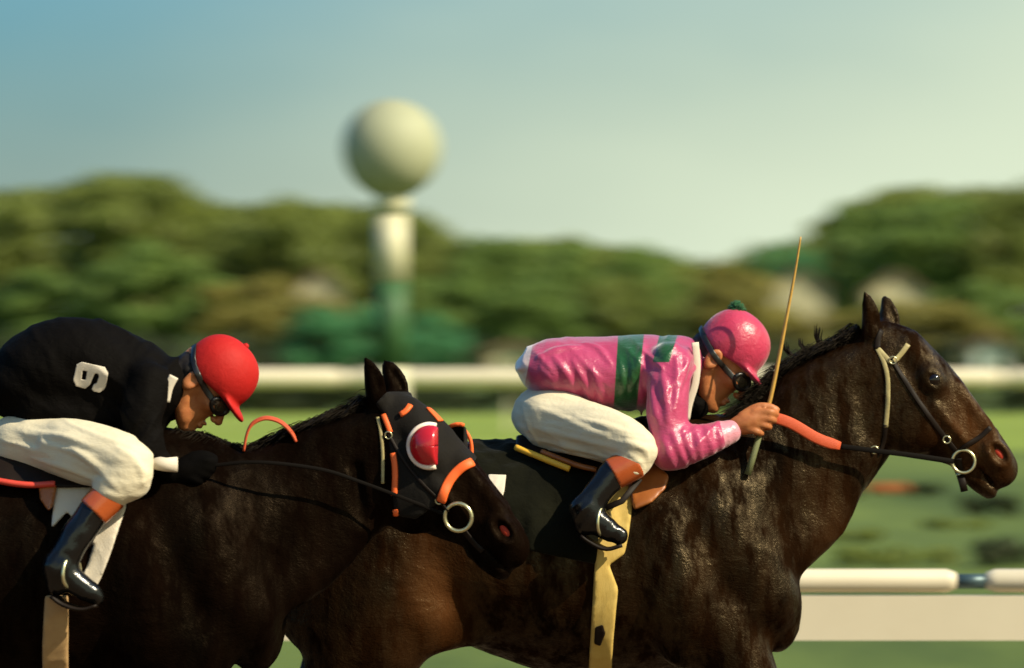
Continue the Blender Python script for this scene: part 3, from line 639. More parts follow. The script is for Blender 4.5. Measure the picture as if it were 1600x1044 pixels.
    for sg in (-1, 1):
        he((.245, .12, sg * .045), (.115, .098, .045), 0.025)                  # jowl
        he((.20, -.012, sg * .068), (.048, .034, .03), 0.022)                  # orbit
        hc([(.255, .030, sg * .074, .015, .015), (.34, .026, sg * .064, .014, .014), (.41, .022, sg * .052, .009, .009)], 0.014)   # facial crest
        hc([(.27, -.06, sg * .03, .02, .02), (.44, -.058, sg * .028, .018, .02)], 0.02)                                          # nasal edge
        he((.115, .025, sg * .088), (.05, .022, .016), 0.02, 's')              # hollow above the eye
        he((.215, .035, sg * .098), (.05, .016, .014), 0.02, 's')              # below the eye
        he((.495, -.030, sg * .040), (.056, .038, .030), 0.02)                 # nostril flare
        he((.205, -.016, sg * .104), (.026, .0165, .022), 0.006, 's')          # eye opening
        hc([(.29, .21, sg * .10, .012, .012), (.21, .235, sg * .105, .012, .012), (.10, .17, sg * .10, .01, .01)], 0.03, 's')   # behind the cheek edge
    hc([(.48, .068, 0, .034, .032), (.535, .056, 0, .036, .036), (.572, .052 + jaw, 0, .028, .034)], 0.014)                      # lower lip and chin
    hc([(.50, .036, -.06, .005, .05), (.56, .034, -.06, .006, .05), (.63, .036, -.05, .008, .06)], 0.006, 's')
    hc([(.50, .036, .06, .005, .05), (.56, .034, .06, .006, .05), (.63, .036, .05, .008, .06)], 0.006, 's')
    nz_ = []
    for sg in (-1, 1):
        he((.500, -.038, sg * .070), (.040, .020, .030), 0.010, 's'); nz_.append((.502, -.036, sg * .035))
    # ears
    for sg in (-1, 1):
        a = roll_ears[0 if sg < 0 else 1]; yb = Y0 + poll[1] + sg * .04
        b0 = W(a[0], a[1], yb); tip = W(a[2], a[3], yb + sg * .02); sz = a[4]; m1 = b0 * .6 + tip * .4 + np.array((.008, 0, 0)); m2 = b0 * .25 + tip * .75 + np.array((.006, 0, 0))
        f.chain([tuple(b0) + (.03 * sz, .026), tuple(m1) + (.031 * sz, .021), tuple(m2) + (.020 * sz, .014), tuple(tip) + (.005, .005)], 0.022)
        f.chain([tuple(b0 * .75 + tip * .25 + np.array((.022, -.02, 0))) + (.011, .012), tuple(m1 + np.array((.013, -.021, 0))) + (.012, .012), tuple(m2 + np.array((.008, -.014, 0))) + (.006, .007)], 0.008, op='s')
    # veins and muscle relief, hair-flat
    f.displace(lambda P: 0.0022 * fbm(P * np.array((9, 9, 6)), 2) + 0.0007 * fbm(P * np.array((34, 30, 16)) + 3, 2) - 0.0028 * np.maximum(0, 1 - 9 * np.abs(vnoise(P * np.array((11, 11, 7)) + 2.0 * vnoise(P * 5.0)[:, None]))), 0.03)
    V, F = f.mesh(3); Q = V - O; G = lambda c, r: np.exp(-(((Q - np.array(c)) / np.array(r)) ** 2)[:, [0, 2]].sum(1))
    hq = V - P0; hu = hq @ U; hw = hq @ Wd; fn = fbm(Q * 11, 2) * .2
    bay = np.clip(1.1 * G((-.22, 0, 1.08), (.09, 1, .17)) + .75 * np.exp(-((hu - .40) / .16) ** 2 - ((hw + .02) / .09) ** 2) + .25 * G((.95, 0, 1.25), (.08, 1, .2)) + fn * (G((-.22, 0, 1.08), (.2, 1, .3)) + np.exp(-((hu - .35) / .25) ** 2 - (hw / .12) ** 2)), 0, 1)  # bay's paler flank and muzzle, plus sunlight painted on stifle, face and breast
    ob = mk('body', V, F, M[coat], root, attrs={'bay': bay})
    for sg in (-1, 1):
        mk('eye', *sphere(hp(.205, -.016, sg * .070), .0245, 20, 14), M['eye'], root)
    for q in nz_: mk('nostril', *sphere(hp(*q), (.030, .014, .012), 16, 10, [U, Wd, Vv]), M['nostril'], root)
    for sg, L in ((-1, fore[0]), (1, fore[1]), (-1, hind[0]), (1, hind[1])):
        a = np.array((L[3][0], sg * .14, L[3][1])) + O; b = np.array((L[2][0], sg * .14, L[2][1])) + O; dr = (a - b) / np.linalg.norm(a - b)
        mk('hoof', *tube([a - dr * .03, a + dr * .02, a + dr * .062], [.057, .062, .068], 16), M['hoof'], root)
    tl = []
    r = random.Random(name)
    for i in range(70):
        a = np.array((-.66, r.uniform(-.03, .03), 1.40)) + O; sw = r.uniform(-.12, .12); l = r.uniform(.5, .85)
        tl.append(tube([a, a + np.array((-.10, sw * .2, .03)), a + np.array((-.10 - .35 * l, sw * .6, -.05 * r.random())), a + np.array((-.10 - .75 * l, sw, -.25 * l - .1 * r.random()))], [.006, .008, .006, .001], 4, False))
    mk('tail', *merge(tl), M['mane'], root)
    return root, f, hp, (U, Wd, Vv)
def mane(root, f, crest, Y0, n, lift, seed, length=(.05, .12), tufts=()):
    r = random.Random(seed); P = resample([W(p[0], p[1], Y0) for p in crest], 0.004); parts = []
    for i in range(n):
        p = P[r.randrange(len(P))] + np.array((0, r.uniform(-.03, .015), 0)); col = p.copy()
        zs = np.linspace(p[2] + .06, p[2] - .12, 90); d = f.at(np.stack([np.full(90, p[0]), np.full(90, p[1]), zs], 1)); k = np.argmax(d < 0)
        p[2] = zs[k] - .004; l = r.uniform(*length); sd_ = r.uniform(-.9, .2)
        back = r.uniform(.3, 1.0) * l; up = lift * l * r.uniform(.2, 1.1)
        parts.append(tube([p, p + np.array((-back * .4, sd_ * l * .3, up)), p + np.array((-back, sd_ * l * .8, up * r.uniform(.0, .9) - .25 * l * (1 - lift)))], [.0014, .0012, .0003], 3, False))
    for (x, y, dx, dy, m) in tufts:
        p = W(x, y, Y0)
        for j in range(m):
            q = p + np.array((r.uniform(-.008, .008), r.uniform(-.012, .012), -.01)); s_ = DIST / FPX; e = np.array((dx * s_ + r.uniform(-.006, .006), r.uniform(-.01, .01), -dy * s_ * r.uniform(.75, 1.05)))
            parts.append(tube([q, q + e * .5 + np.array((-.006, 0, 0)), q + e], [.0026, .0022, .0005], 4, False))
    return mk('mane', *merge(parts), M['mane'], root)

YR, YL = 0.0, -0.9
LX = -1.51
neckR = [(.60, 0, 1.33, .27, .19), (.815, 0, 1.43, .215, .135), (.955, 0, 1.585, .205, .10), (1.055, 0, 1.675, .165, .082), (1.12, 0, 1.73, .13, .07)]
neckL = [(.60, 0, 1.27, .27, .19), (.83, 0, 1.33, .205, .135), (1.0, 0, 1.42, .185, .10), (1.10, 0, 1.485, .16, .082), (1.16, 0, 1.525, .12, .07)]
foreR = [[(.86, .56), (1.02, .28), (1.08, .18), (1.12, .07)], [(.62, .55), (.42, .36), (.34, .34), (.27, .30)]]
hindR = [[(-.62, .52), (-.52, .20), (-.46, .12), (-.42, .06)], [(-.78, .55), (-.98, .30), (-.99, .22), (-.96, .14)]]
foreL = [[(.50, .56), (.44, .22), (.48, .13), (.52, .06)], [(.40, .62), (.18, .44), (.10, .45), (.05, .38)]]
hindL = [[(-.70, .52), (-.86, .24), (-.84, .16), (-.80, .08)], [(-.5, .55), (-.42, .22), (-.36, .14), (-.32, .07)]]
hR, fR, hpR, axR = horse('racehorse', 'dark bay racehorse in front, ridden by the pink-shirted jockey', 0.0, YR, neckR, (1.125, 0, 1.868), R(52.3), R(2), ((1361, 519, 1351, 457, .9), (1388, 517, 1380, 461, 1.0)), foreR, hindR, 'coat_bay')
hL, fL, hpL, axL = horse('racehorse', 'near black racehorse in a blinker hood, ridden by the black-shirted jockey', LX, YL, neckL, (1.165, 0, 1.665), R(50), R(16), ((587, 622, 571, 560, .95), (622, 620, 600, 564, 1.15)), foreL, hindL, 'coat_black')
mane(hR, fR, [(1160, 650), (1185, 606), (1215, 564), (1258, 543), (1313, 535), (1345, 524)], YR, 2400, .3, 3, (.035, .095),
     [(1282, 536, -3, -36, 9), (1314, 534, 7, -28, 7), (1259, 541, -8, -18, 7), (1300, 536, 3, -14, 5), (1236, 550, -8, -20, 8), (1345, 522, -8, -20, 8)])
mane(hL, fL, [(290, 690), (380, 688), (440, 682), (500, 656), (540, 636), (575, 622)], YL, 2000, .22, 4, (.035, .09),
     [(455, 678, -4, -10, 6), (520, 648, -5, -8, 6)])

# ------------------------------------------------------------------ tack of the bay horse
def ring(c, r, t, nrm, n=28, a0=0.0, a1=2 * math.pi, rx=1.0):
    nrm = np.array(nrm, float); nrm /= np.linalg.norm(nrm); a = np.cross(nrm, (0, 0, 1)); a /= np.linalg.norm(a); b = np.cross(nrm, a)
    full = abs(a1 - a0 - 2 * math.pi) < 1e-6
    P = [np.array(c) + r * (rx * a * math.cos(q) + b * math.sin(q)) for q in np.linspace(a0, a1, n + 1)]
    return tube(P, t, 8, not full)
def rein_path(pts, fields, gap=0.012):
    out = []
    for p in resample([(a[0], a[1], a[2]) for a in pts], 7):
        w = W(*p); h = hit(fields, p[0], p[1], w[1] - 0.4, w[1] + 0.4)
        d = min(float(f.at(h[None])[0]) for f in fields)
        y = min(p[2], h[1] - gap) if abs(d) < 0.004 else p[2]
        out.append(W(p[0], p[1], y))
    out = np.array(out)
    for _ in range(4): out[1:-1] = 0.25 * out[:-2] + 0.5 * out[1:-1] + 0.25 * out[2:]
    return out
def flat(P, w, t):
    nr = np.tile(np.array((0, -1.0, 0.15)), (len(P), 1)); return ribbon(P, nr, w, t)
NR = (YR - .5, YR + .1)
br = thing('bridle', 'pale strapped bridle and red reins on the bay horse\'s head', 'bridle', hpR(.2, .05))
strap('cheek_strap', [(1393, 560), (1420, 604), (1450, 648), (1478, 686), (1494, 706)], [fR], *NR, 8, M['leather'], br)
strap('throat_strap', [(1371, 545), (1381, 566), (1387, 592), (1387, 630), (1384, 668)], [fR], *NR, 7, M['strap_pale'], br)
strap('throat_strap', [(1384, 664), (1381, 690), (1374, 712)], [fR], *NR, 7, M['leather'], br)
strap('browband', [(1370, 543), (1382, 556), (1394, 566), (1408, 553), (1419, 538)], [fR], *NR, 8, M['strap_pale'], br)
strap('crown_strap', [(1371, 546), (1372, 530), (1378, 516)], [fR], *NR, 9, M['leather'], br)
strap('cheek_strap', [(1393, 560), (1420, 604), (1450, 648), (1478, 686), (1494, 706)], [fR], YR + .5, YR - .1, 8, M['leather'], br)
strap('noseband', [(1548, 668), (1530, 684), (1508, 698), (1494, 712), (1488, 728)], [fR], *NR, 8, M['leather'], br)
strap('chin_strap', [(1497, 716), (1499, 735), (1503, 752)], [fR], *NR, 11, M['leather'], br)
for sg, nm in ((-1, NR), (1, (YR + .5, YR - .1))):
    c = hit([fR], 1505, 721, *nm); c[1] += sg * 0.010
    mk('bit_ring', *ring(c, .034, .0048, (0.1, 1, 0)), M['brass'], br)
c = hit([fR], 1499, 742, *NR); mk('bit_stud', *sphere(c, .009, 12, 8), M['brass'], br)
mk('strap_end', *flat([W(1500, 742, YR - .05), W(1504, 755, YR - .055), W(1507, 768, YR - .055)], .022, .006), M['leather'], br)
P = rein_path([(1190, 650, -.165), (1212, 653, -.17), (1238, 662, -.17), (1272, 683, -.16), (1294, 692, -.155), (1313, 697, -.15)], [fR]); mk('rein_grip', *flat(P, np.interp(np.linspace(0, 1, len(P)), [0, .15, .9, 1], [.026, .033, .033, .024]), .007), M['rein_red'], br)
P = rein_path([(1311, 697, -.15), (1364, 704, -.14), (1430, 712, -.12), (1490, 721, -.09)], [fR]); mk('rein', *flat(P, .015, .004), M['rein_black'], br)
P = rein_path([(1150, 648, .16), (1260, 668, .17), (1364, 700, .14), (1500, 722, .085)], []) if False else np.array([W(1150, 650, .15), W(1230, 668, .19), (W(1364, 700, .16)), W(1500, 722, .085)])
mk('rein', *flat(catmull(P, 6), .020, .005), M['rein_black'], br)

for bx_, by_ in ((1395, 563), (1479, 687), (1366, 703)):
    c = hit([fR], bx_, by_, *NR); c[1] -= .008; mk('buckle', *ring(c, .011, .0022, (0.1, 1, 0.1), 16), M['brass'], br)
# saddle cloth, saddle, girth of the bay horse
sc_ = thing('saddle_cloth', 'dark green creased saddle cloth behind the pink-shirted jockey', 'saddle cloth', (W(850, 700)[0], YR, 1.5))
wrap('cloth', fR, [(742, 660), (760, 640), (1000, 640), (1000, 760), (946, 800), (932, 882), (860, 868), (790, 852), (735, 842), (715, 790), (728, 720)], .011, M['cloth_dark'], sc_, fold=.012, fs=(15, 15, 9), smooth=3)
wrap('number_patch', fR, [(763, 741), (791, 742), (788, 768), (784, 780), (762, 752)], .022, M['cloth_white'], sc_, ymax=YR, fine=2)
sa = thing('racing_saddle', 'small tan saddle with yellow binding under the pink-shirted jockey', 'saddle', (W(930, 700)[0], YR, 1.5))
wrap('seat', fR, [(806, 650), (1035, 650), (1030, 700), (1000, 745), (930, 738), (880, 730), (806, 700)], .028, M['leather'], sa, smooth=3)
wrap('flap', fR, [(1000, 700), (1046, 744), (1040, 764), (1018, 786), (990, 798), (984, 770), (978, 735)], .030, M['saddle_tan'], sa, ymax=YR, smooth=3)
P = on_surface([(806, 699), (830, 709), (862, 722), (890, 733)], [fR], *NR, off=.034); mk('cantle_binding', *tube(P, .0095, 8), M['saddle_yellow'], sa)
P = on_surface([(846, 706), (880, 719), (905, 728), (932, 734)], [fR], *NR, off=.036); mk('cantle_edge', *tube(P, .0085, 8), M['saddle_tan'], sa)
wrap('girth', fR, [(938, 760), (991, 752), (987, 800), (982, 838), (976, 866), (952, 883), (966, 920), (962, 960), (958, 1005), (955, 1060), (960, 1110), (918, 1110), (919, 1060), (922, 1005), (928, 900), (934, 820)], .016, M['girth_yellow'], sa, ymax=YR + .02, smooth=3)
wrap('girth_buckle', fR, [(930, 980), (942, 976), (946, 990), (938, 1010), (928, 1006)], .024, M['leather'], sa, ymax=YR, fine=2)
def stirrup(sa, top, foot, Y, sgn):
    a = W(*top, Y + sgn * .03); b = W(*foot, Y)
    mk('stirrup_leather', *flat(np.array([a, a * .5 + b * .5, b + np.array((.004, 0, .045))]), .018, .005), M['leather'], sa)
    P = []
    for q in np.linspace(0, 2 * math.pi, 25):
        P.append(b + np.array((0.020 * math.sin(q), .052 * math.sin(q) * .9, .052 * math.cos(q) * (1 if math.cos(q) > 0 else .75))))
    mk('stirrup_iron', *tube(P, .0052, 8, False), M['brass'], sa)
stirrup(sa, (1000, 748), (944, 818), YR - .325, 1); stirrup(sa, (1000, 748), (944, 818), YR + .325, -1)

# ------------------------------------------------------------------ tack of the black horse
NL = (YL - .5, YL + .1); FLr = (YL + .5, YL - .1)
hd = thing('blinker_hood', 'black hood with orange piping and a red blinker cup on the black horse', 'hood', hpL(.15, .05))
HOOD = [(586, 632), (600, 648), (607, 690), (613, 730), (612, 768), (618, 806), (650, 812), (690, 783), (712, 748), (745, 717), (752, 690), (720, 640), (668, 604), (640, 612), (604, 612)]
wrap('hood_cloth', fL, HOOD, .007, M['hood'], hd, smooth=3)
strap('orange_piping', [(738, 722), (722, 730), (706, 746), (696, 764), (689, 784)], [fL], *NL, 15, M['orange'], hd, t=.010, off=.009)
strap('orange_piping', [(599, 648), (604, 660), (610, 676)], [fL], *NL, 8, M['orange'], hd, t=.008, off=.009)
strap('orange_piping', [(614, 708), (617, 730), (617, 755), (616, 775)], [fL], *NL, 9, M['orange'], hd, t=.008, off=.009)
strap('orange_piping', [(617, 797), (619, 806)], [fL], *NL, 8, M['orange'], hd, t=.008, off=.009)
strap('ear_piping', [(625, 648), (634, 643), (641, 633)], [fL], *NL, 9, M['orange'], hd, t=.008, off=.010)
strap('brow_patch', [(670, 638), (680, 648), (689, 658)], [fL], *NL, 15, M['orange'], hd, t=.006, off=.010)
strap('cheek_strap', [(606, 676), (630, 718), (660, 756), (684, 780), (700, 800)], [fL], *NL, 5, M['leather'], hd, off=.009)
U, Wd, Vv = axL
def blinker(px, py, rr, near, full):
    c = hit([fL], px, py, *(NL if near else FLr), .004); sg = -1 if near else 1
    nv = Vv * sg; e1 = np.array((1.0, 0, 0.0)); e1 = e1 - nv * (e1 @ nv); e1 /= np.linalg.norm(e1); e2 = np.cross(nv, e1)
    if e2[2] < 0: e2 = -e2
    V = []; F = []; nu, nvn = 40, 12                                    # dome cut off flat towards the front
    for i in range(nvn + 1):
        for j in range(nu + 1):
            a = 2 * math.pi * j / nu; th = (math.pi / 2) * i / nvn; ca = min(math.cos(th) * math.cos(a), .38)
            V.append(c + rr * (ca * e1 + math.cos(th) * math.sin(a) * e2) + nv * (rr * .8 * math.sin(th)) - nv * .006)
    for i in range(nvn):
        for j in range(nu): F.append((i * (nu + 1) + j, i * (nu + 1) + j + 1, (i + 1) * (nu + 1) + j + 1, (i + 1) * (nu + 1) + j))
    o = mk('blinker_cup', V, F, M['cup_red'] if near else M['hood'], hd); md = o.modifiers.new('thickness', 'SOLIDIFY'); md.thickness = .005; md.offset = 0
    P = [c + (rr * 1.06) * (e1 * math.cos(a) + e2 * math.sin(a)) for a in np.linspace(math.pi * .40, math.pi * 1.60, 26)]
    P2 = []
    for p in P:
        q = pxof(p[None]); h = hit([fL], q[0][0], q[1][0], *(NL if near else FLr), .010); P2.append(h if np.linalg.norm(h - p) < .06 else p)
    mk('cup_rim', *tube(np.array(P2), .0085 if near else .006, 8), M['cup_white'] if near else M['orange'], o)
    if False: mk('cup_lining', *sphere(c + e1 * .012 + nv * .006, (rr * .8, rr * .8, rr * .42), 20, 12, [e1, e2, nv]), M['cup_dark'], o)
blinker(671, 697, .056, True, True)
blinker(716, 690, .046, False, False)
P = [W(x, y, YL + .07) for x, y in ((716, 672), (727, 674), (735, 688), (737, 706), (735, 716))]; mk('orange_piping', *tube(catmull(P, 5), .0055, 8), M['orange'], hd)
bl = thing('bridle', 'brass ringed dark bridle and orange rein on the hooded black horse', 'bridle', hpL(.3, .05))
strap('throat_strap', [(590, 652), (595, 676), (598, 710), (598, 756)], [fL], *NL, 5, M['strap_pale'], bl)
for bx_, by_ in ((686, 782), (607, 680)):
    c = hit([fL], bx_, by_, *NL); c[1] -= .012; mk('buckle', *ring(c, .010, .002, (0.2, 1, 0.1), 16), M['brass'], bl)
c = hit([fL], 716, 808, *NL); c[1] -= .012; mk('bit_ring', *ring(c, .039, .0058, (0.25, 1, 0.1)), M['brass'], bl)
c = hit([fL], 716, 808, *FLr); c[1] += .012; mk('bit_ring', *ring(c, .039, .0058, (0.25, 1, 0.1)), M['brass'], bl)
strap('chin_strap', [(722, 826), (738, 846), (754, 862)], [fL], *NL, 9, M['leather'], bl)
P = rein_path([(700, 806, YL - .10), (640, 782, YL - .13), (560, 752, YL - .15), (500, 733, YL - .17), (400, 722, YL - .19), (310, 730, YL - .175)], [fL], .006); mk('rein', *flat(P, .010, .003), M['rein_black'], bl)
P = np.array([W(716, 808, YL + .09), W(600, 770, YL + .16), W(450, 730, YL + .19), W(320, 722, YL + .18)]); mk('rein', *flat(catmull(P, 6), .022, .005), M['leather'], bl)
P = catmull([W(x, y, YL - .06) for x, y in ((381, 705), (385, 682), (391, 666), (402, 657), (417, 653), (434, 657), (446, 665), (456, 676), (464, 690))], 5)
mk('rein_loop', *ribbon(P, np.array([np.cross((0, 1.0, 0.25), t_) for t_ in np.gradient(P, axis=0)]) * -1, .030, .007), M['rein_red'], bl)
sl = thing('racing_saddle', 'small dark saddle with red binding under the black-shirted jockey', 'saddle', (W(80, 720, YL)[0], YL, 1.5))
wrap('seat', fL, [(-60, 690), (225, 660), (215, 740), (150, 762), (40, 762), (-60, 745)], .028, M['leather'], sl, smooth=3)
P = on_surface([(-40, 742), (0, 752), (45, 758), (86, 756)], [fL], *NL, off=.034); mk('cantle_binding', *tube(P, .009, 8), M['saddle_red'], sl)
wrap('flap', fL, [(60, 755), (90, 755), (84, 790), (76, 800), (62, 780)], .030, M['saddle_tan'], sl, ymax=YL, smooth=3)
wrap('girth', fL, [(70, 930), (107, 930), (107, 1005), (107, 1100), (66, 1100), (66, 1005)], .014, M['girth_tan'], sl, ymax=YL, smooth=3)
cl = thing('saddle_cloth', 'white saddle cloth showing around the black-shirted jockey\'s boot', 'saddle cloth', (W(130, 800, YL)[0], YL, 1.4))
wrap('cloth', fL, [(88, 750), (128, 752), (190, 770), (198, 790), (186, 826), (172, 868), (158, 904), (147, 924), (120, 914), (136, 884), (146, 852), (130, 830), (105, 800), (79, 829)], .012, M['cloth_white'], cl, ymax=YL, fine=1, smooth=2)
stirrup(sl, (165, 800), (112, 898), YL - .335, 1); stirrup(sl, (165, 800), (112, 898), YL + .335, -1)

# ------------------------------------------------------------------ jockeys
def folds(P, sc, rot, amp, seed):
    c, s_ = math.cos(rot), math.sin(rot); x = P[:, 0] * c + P[:, 2] * s_; z = -P[:, 0] * s_ + P[:, 2] * c
    Q = np.stack([x, P[:, 1], z], 1) * np.array(sc) + seed
    w = vnoise(Q * .35 + 5); n = vnoise(Q + w[:, None] * .8); return amp * (1 - 2.0 * np.abs(n)) 
def jockey(name, label, Y0, J):
    g = lambda p, y=None: W(p[0], p[1], Y0 + (p[2] if y is None else y))
    root = thing(name, label, 'jockey', W(J['seat'][0][0], J['seat'][0][1], Y0), 'jockeys')
    pts = [g((a[0], a[1]), 0) for a in J['shirt']] + [g(J['cap_c'], 0), g(J['near_leg'][3], 0), g(J['near_arm'][-1], 0), g(J['near_hand'][2][2], 0), g(J['sole'][2], 0) + np.array((0, 0, .10))]
    lo = np.min(pts, 0) - np.array((.24, 0, .16)); hi = np.max(pts, 0) + np.array((.20, 0, .16)); lo[1] = Y0 - .45; hi[1] = Y0 + .45
    new = lambda h=.0050: Field(lo, hi, h)
    mir = lambda q: (q[0], q[1], -q[2]) + tuple(q[3:])
    far_arm = J.get('far_arm') or [mir(q) for q in J['near_arm']]; far_leg = [mir(q) for q in J['near_leg']]
    S = lambda p, r, rl=None: tuple(g(p)) + ((r, rl) if rl else (r, r))
    # ---- skin: head, neck, hands and limbs in one surface
    b = new(.0044); ph = J['head_pitch']; F_ = np.array((math.cos(ph), 0, -math.sin(ph))); Up = np.array((math.sin(ph), 0, math.cos(ph))); L_ = np.array((0, 1.0, 0))
    hc_ = g(J['head_c'], 0); sc = J.get('head_s', 1.0)
    q = lambda f, u, l=0.0: hc_ + sc * (F_ * f + Up * u + L_ * l)
    E = lambda c, r, k=.012, op='u': b.ell(tuple(q(*c)), tuple(sc * v for v in r), [F_, Up, L_], k, op)
    K = lambda pp, k=.012, op='u': b.chain([tuple(q(*p[:3])) + tuple(sc * v for v in p[3:]) for p in pp], k, lat=L_, op=op, sub=3)
    E((-.002, .022), (.083, .080, .070), .02); K([(.042, -.02, 0, .055, .058), (.047, -.09, 0, .038, .042)], .02)
    for s in (-1, 1):
        K([(-.005, -.05, s * .056, .017, .012), (.03, -.098, s * .042, .016, .014), (.064, -.118, s * .016, .017, .016)], .02)
        E((.066, -.028, s * .043), (.02, .016, .018), .018); E((.084, .016, s * .03), (.014, .012, .026), .014)
        E((.083, -.010, s * .031), (.016, .011, .018), .010, 's')
        E((-.012, -.018, s * .076), (.021, .033, .010), .008); E((-.008, -.014, s * .086), (.012, .020, .008), .006, 's')
        E((.104, -.049, s * .013), (.011, .009, .008), .006)
    K([(.090, .004, 0, .010, .009), (.108, -.028, 0, .011, .010), (.117, -.043, 0, .012, .011)], .010)
    E((.094, -.076), (.011, .007, .022), .006); E((.090, -.088), (.011, .008, .020), .006); E((.078, -.115), (.017, .016, .018), .012)
    E((.104, -.0815), (.012, .0022, .020), .003, 's')
    b.chain([tuple(q(-.02, -.03)) + (.05, .05), tuple(q(-.035, -.10)) + (.05, .052), tuple(g(J['neck'], 0)) + (.058, .062)], .025)
    b.chain([S((p[0], p[1], 0), p[2] * .8, p[3] * .8) for p in J['shirt']], .03)
    for A, hnd, sy in ((J['near_arm'], J['near_hand'], -1), (far_arm, J['far_hand'], 1)):
        b.chain([S(p, p[3] * .7) for p in A[:3]], .02); b.chain([S(A[2], .036), S(A[-1], .024, .028)], .012)
        for fg in hnd:
            b.chain([tuple(W(p[0], p[1], Y0 + p[2])) + (p[3], p[3]) for p in fg], .007, sub=3)
    for Lg in (J['near_leg'], far_leg):
        b.chain([S(p, p[3] * .8) for p in Lg[:5]], .02)
    b.displace(lambda P: .0010 * fbm(P * 60, 2), .02)
    V, F = b.mesh(2); mk('body', V, F, M['skin'], root)
    # ---- shirt with sleeves
    ex = g(J['near_arm'][0])[0] - .03
    def sm_(P, k):
        t_ = np.clip((P[:, 0] - ex) / .05 + .5, 0, 1); return t_ if k else 1 - t_
    s = new(.0038 if 'ridges' in J else .005); s.chain([S((p[0], p[1], 0), p[2], p[3]) for p in J['shirt']], .03)
    for A in (J['near_arm'], far_arm):
        s.chain([S(p, p[3]) for p in A[:3]], .028); s.chain([S(p, p[3]) for p in A[2:]], .028)
    s.chain([tuple(g(J['neck'], 0) * .5 + g((J['shirt'][-1][0], J['shirt'][-1][1]), 0) * .5) + (.075, .085), tuple(g(J['neck'], 0)) + (.066, .072)], .03)
    if 'belly' in J: s.chain([S((p[0], p[1], 0), p[2], p[3]) for p in J['belly']], .04)
    fa = J['fold']
    for rg in J.get('ridges', ()):
        Pp = on_surface(rg[:-1], [s], Y0 - .42, Y0 + .05, off=-.003, step=6); n_ = len(Pp); ta = np.sin(np.linspace(.25, math.pi - .25, n_))
        s.chain([tuple(p_) + (rg[-1] * 1.05 * t_ + .002,) * 2 for p_, t_ in zip(Pp, ta)], .010, sub=1)
    s.displace(lambda P: -(folds(P, (5, 6, 24), -.75, fa, 1.0) * sm_(P, 0) + folds(P, (5, 6, 30), .9, fa * .9, 9.0) * sm_(P, 1)), .03)
    V, F = s.mesh(1); px, py = pxof(V); at = J['bands'](px, py, V)
    sm = M[J['shirt_mat']]
    if 'bandmats' in J:
        sm = sm.copy(); M[J['shirt_mat'] + name] = sm
        for an, cc in J['bandmats']: bands(sm, an, cc)
    so = mk('shirt', V, F, sm, root, attrs=at)
    # ---- breeches
    p = new(.0042); p.chain([S((a[0], a[1], 0), a[2], a[3]) for a in J['seat']], .03)
    for Lg in (J['near_leg'], far_leg): p.chain([S(a, a[3]) for a in Lg[:4]], .05)
    for rg in J.get('leg_ridges', ()):
        Pp = on_surface(rg[:-1], [p], Y0 - .42, Y0 + .05, off=-.002, step=6); ta = np.sin(np.linspace(.2, math.pi - .2, len(Pp)))
        p.chain([tuple(p_) + (rg[-1] * 1.15 * t_ + .0015,) * 2 for p_, t_ in zip(Pp, ta)], .009, sub=1)
    p.displace(lambda P: -(folds(P, (4, 10, 24), J['leg_rot'], .0045, 4.0) + folds(P, (6, 16, 60), J['leg_rot'] + .1, .0014, 8.0)), .03)
    V, F = p.mesh(2); mk('breeches', V, F, M['breeches'], root)
    # ---- boots
    for sg in (-1, 1):
        m = (lambda a: a) if sg < 0 else mir
        bt = new(.0044); B = [m(a) for a in J['boot']]
        bt.chain([S(a, a[3]) for a in B[:3]], .015); bt.chain([S(a, a[3], a[3] * .95) for a in B[2:5]], .02); bt.chain([S(B[2], .036), S(m(J['heel']), .027)], .02)
        bt.displace(lambda P: -folds(P, (14, 10, 40), .9, .003, 2.0), .02)
        V, F = bt.mesh(2); bo = mk('boot', V, F, M['boot'], root)
        cf = new(.0044); C_ = [m(a) for a in J['cuff']]
        for a0, a1 in ((C_[0], C_[1]),):
            A0 = g(a0); A1 = g(a1); ax = (A1 - A0) / np.linalg.norm(A1 - A0); cf.chain([tuple(A0) + (a0[3],) * 2, tuple(A1) + (a1[3],) * 2], .01)
            idx, PP = cf.near(.06); tt = (PP - A0) @ ax; e = np.maximum(-tt, tt - np.linalg.norm(A1 - A0)); k_ = (idx[:, 0], idx[:, 1], idx[:, 2]); cf.d[k_] = np.maximum(cf.d[k_], e)
            far = cf.d < -.06; cf.d[far] = cf.d[far]
        V, F = cf.mesh(2); mk('boot_cuff', V, F, M['boot_cuff'], bo)
        so_ = [g(m(a)) for a in J['sole']]; mk('boot_sole', *ribbon(catmull(so_, 4), np.tile((0.55, 0, -.83), (len(catmull(so_, 4)), 1)), .062, .010), M['leather'], bo)
    # ---- cap
    c = new(.0044); pc = J['cap_pitch']; Fc = np.array((math.cos(pc), 0, -math.sin(pc))); Uc = np.array((math.sin(pc), 0, math.cos(pc))); cc = g(J['cap_c'], 0); cr = J['cap_r']
    c.ell(tuple(cc), cr, [Fc, L_, Uc], .01)
    idx, PP = c.near(.12); k_ = (idx[:, 0], idx[:, 1], idx[:, 2]); uu = (PP - cc) @ Uc; c.d[k_] = np.maximum(c.d[k_], -.046 - uu)
    c.ell(tuple(cc + Fc * .080 - Uc * .042), (.064, .080, .013), [Fc * math.cos(.25) - Uc * math.sin(.25), L_, Fc * math.sin(.25) + Uc * math.cos(.25)], .012)
    if 'cap_flap' in J: c.ell(tuple(cc - Fc * .085 - Uc * .055), (.022, .05, .034), [Fc, L_, Uc], .008)
    ph_ = np.array([0.0])
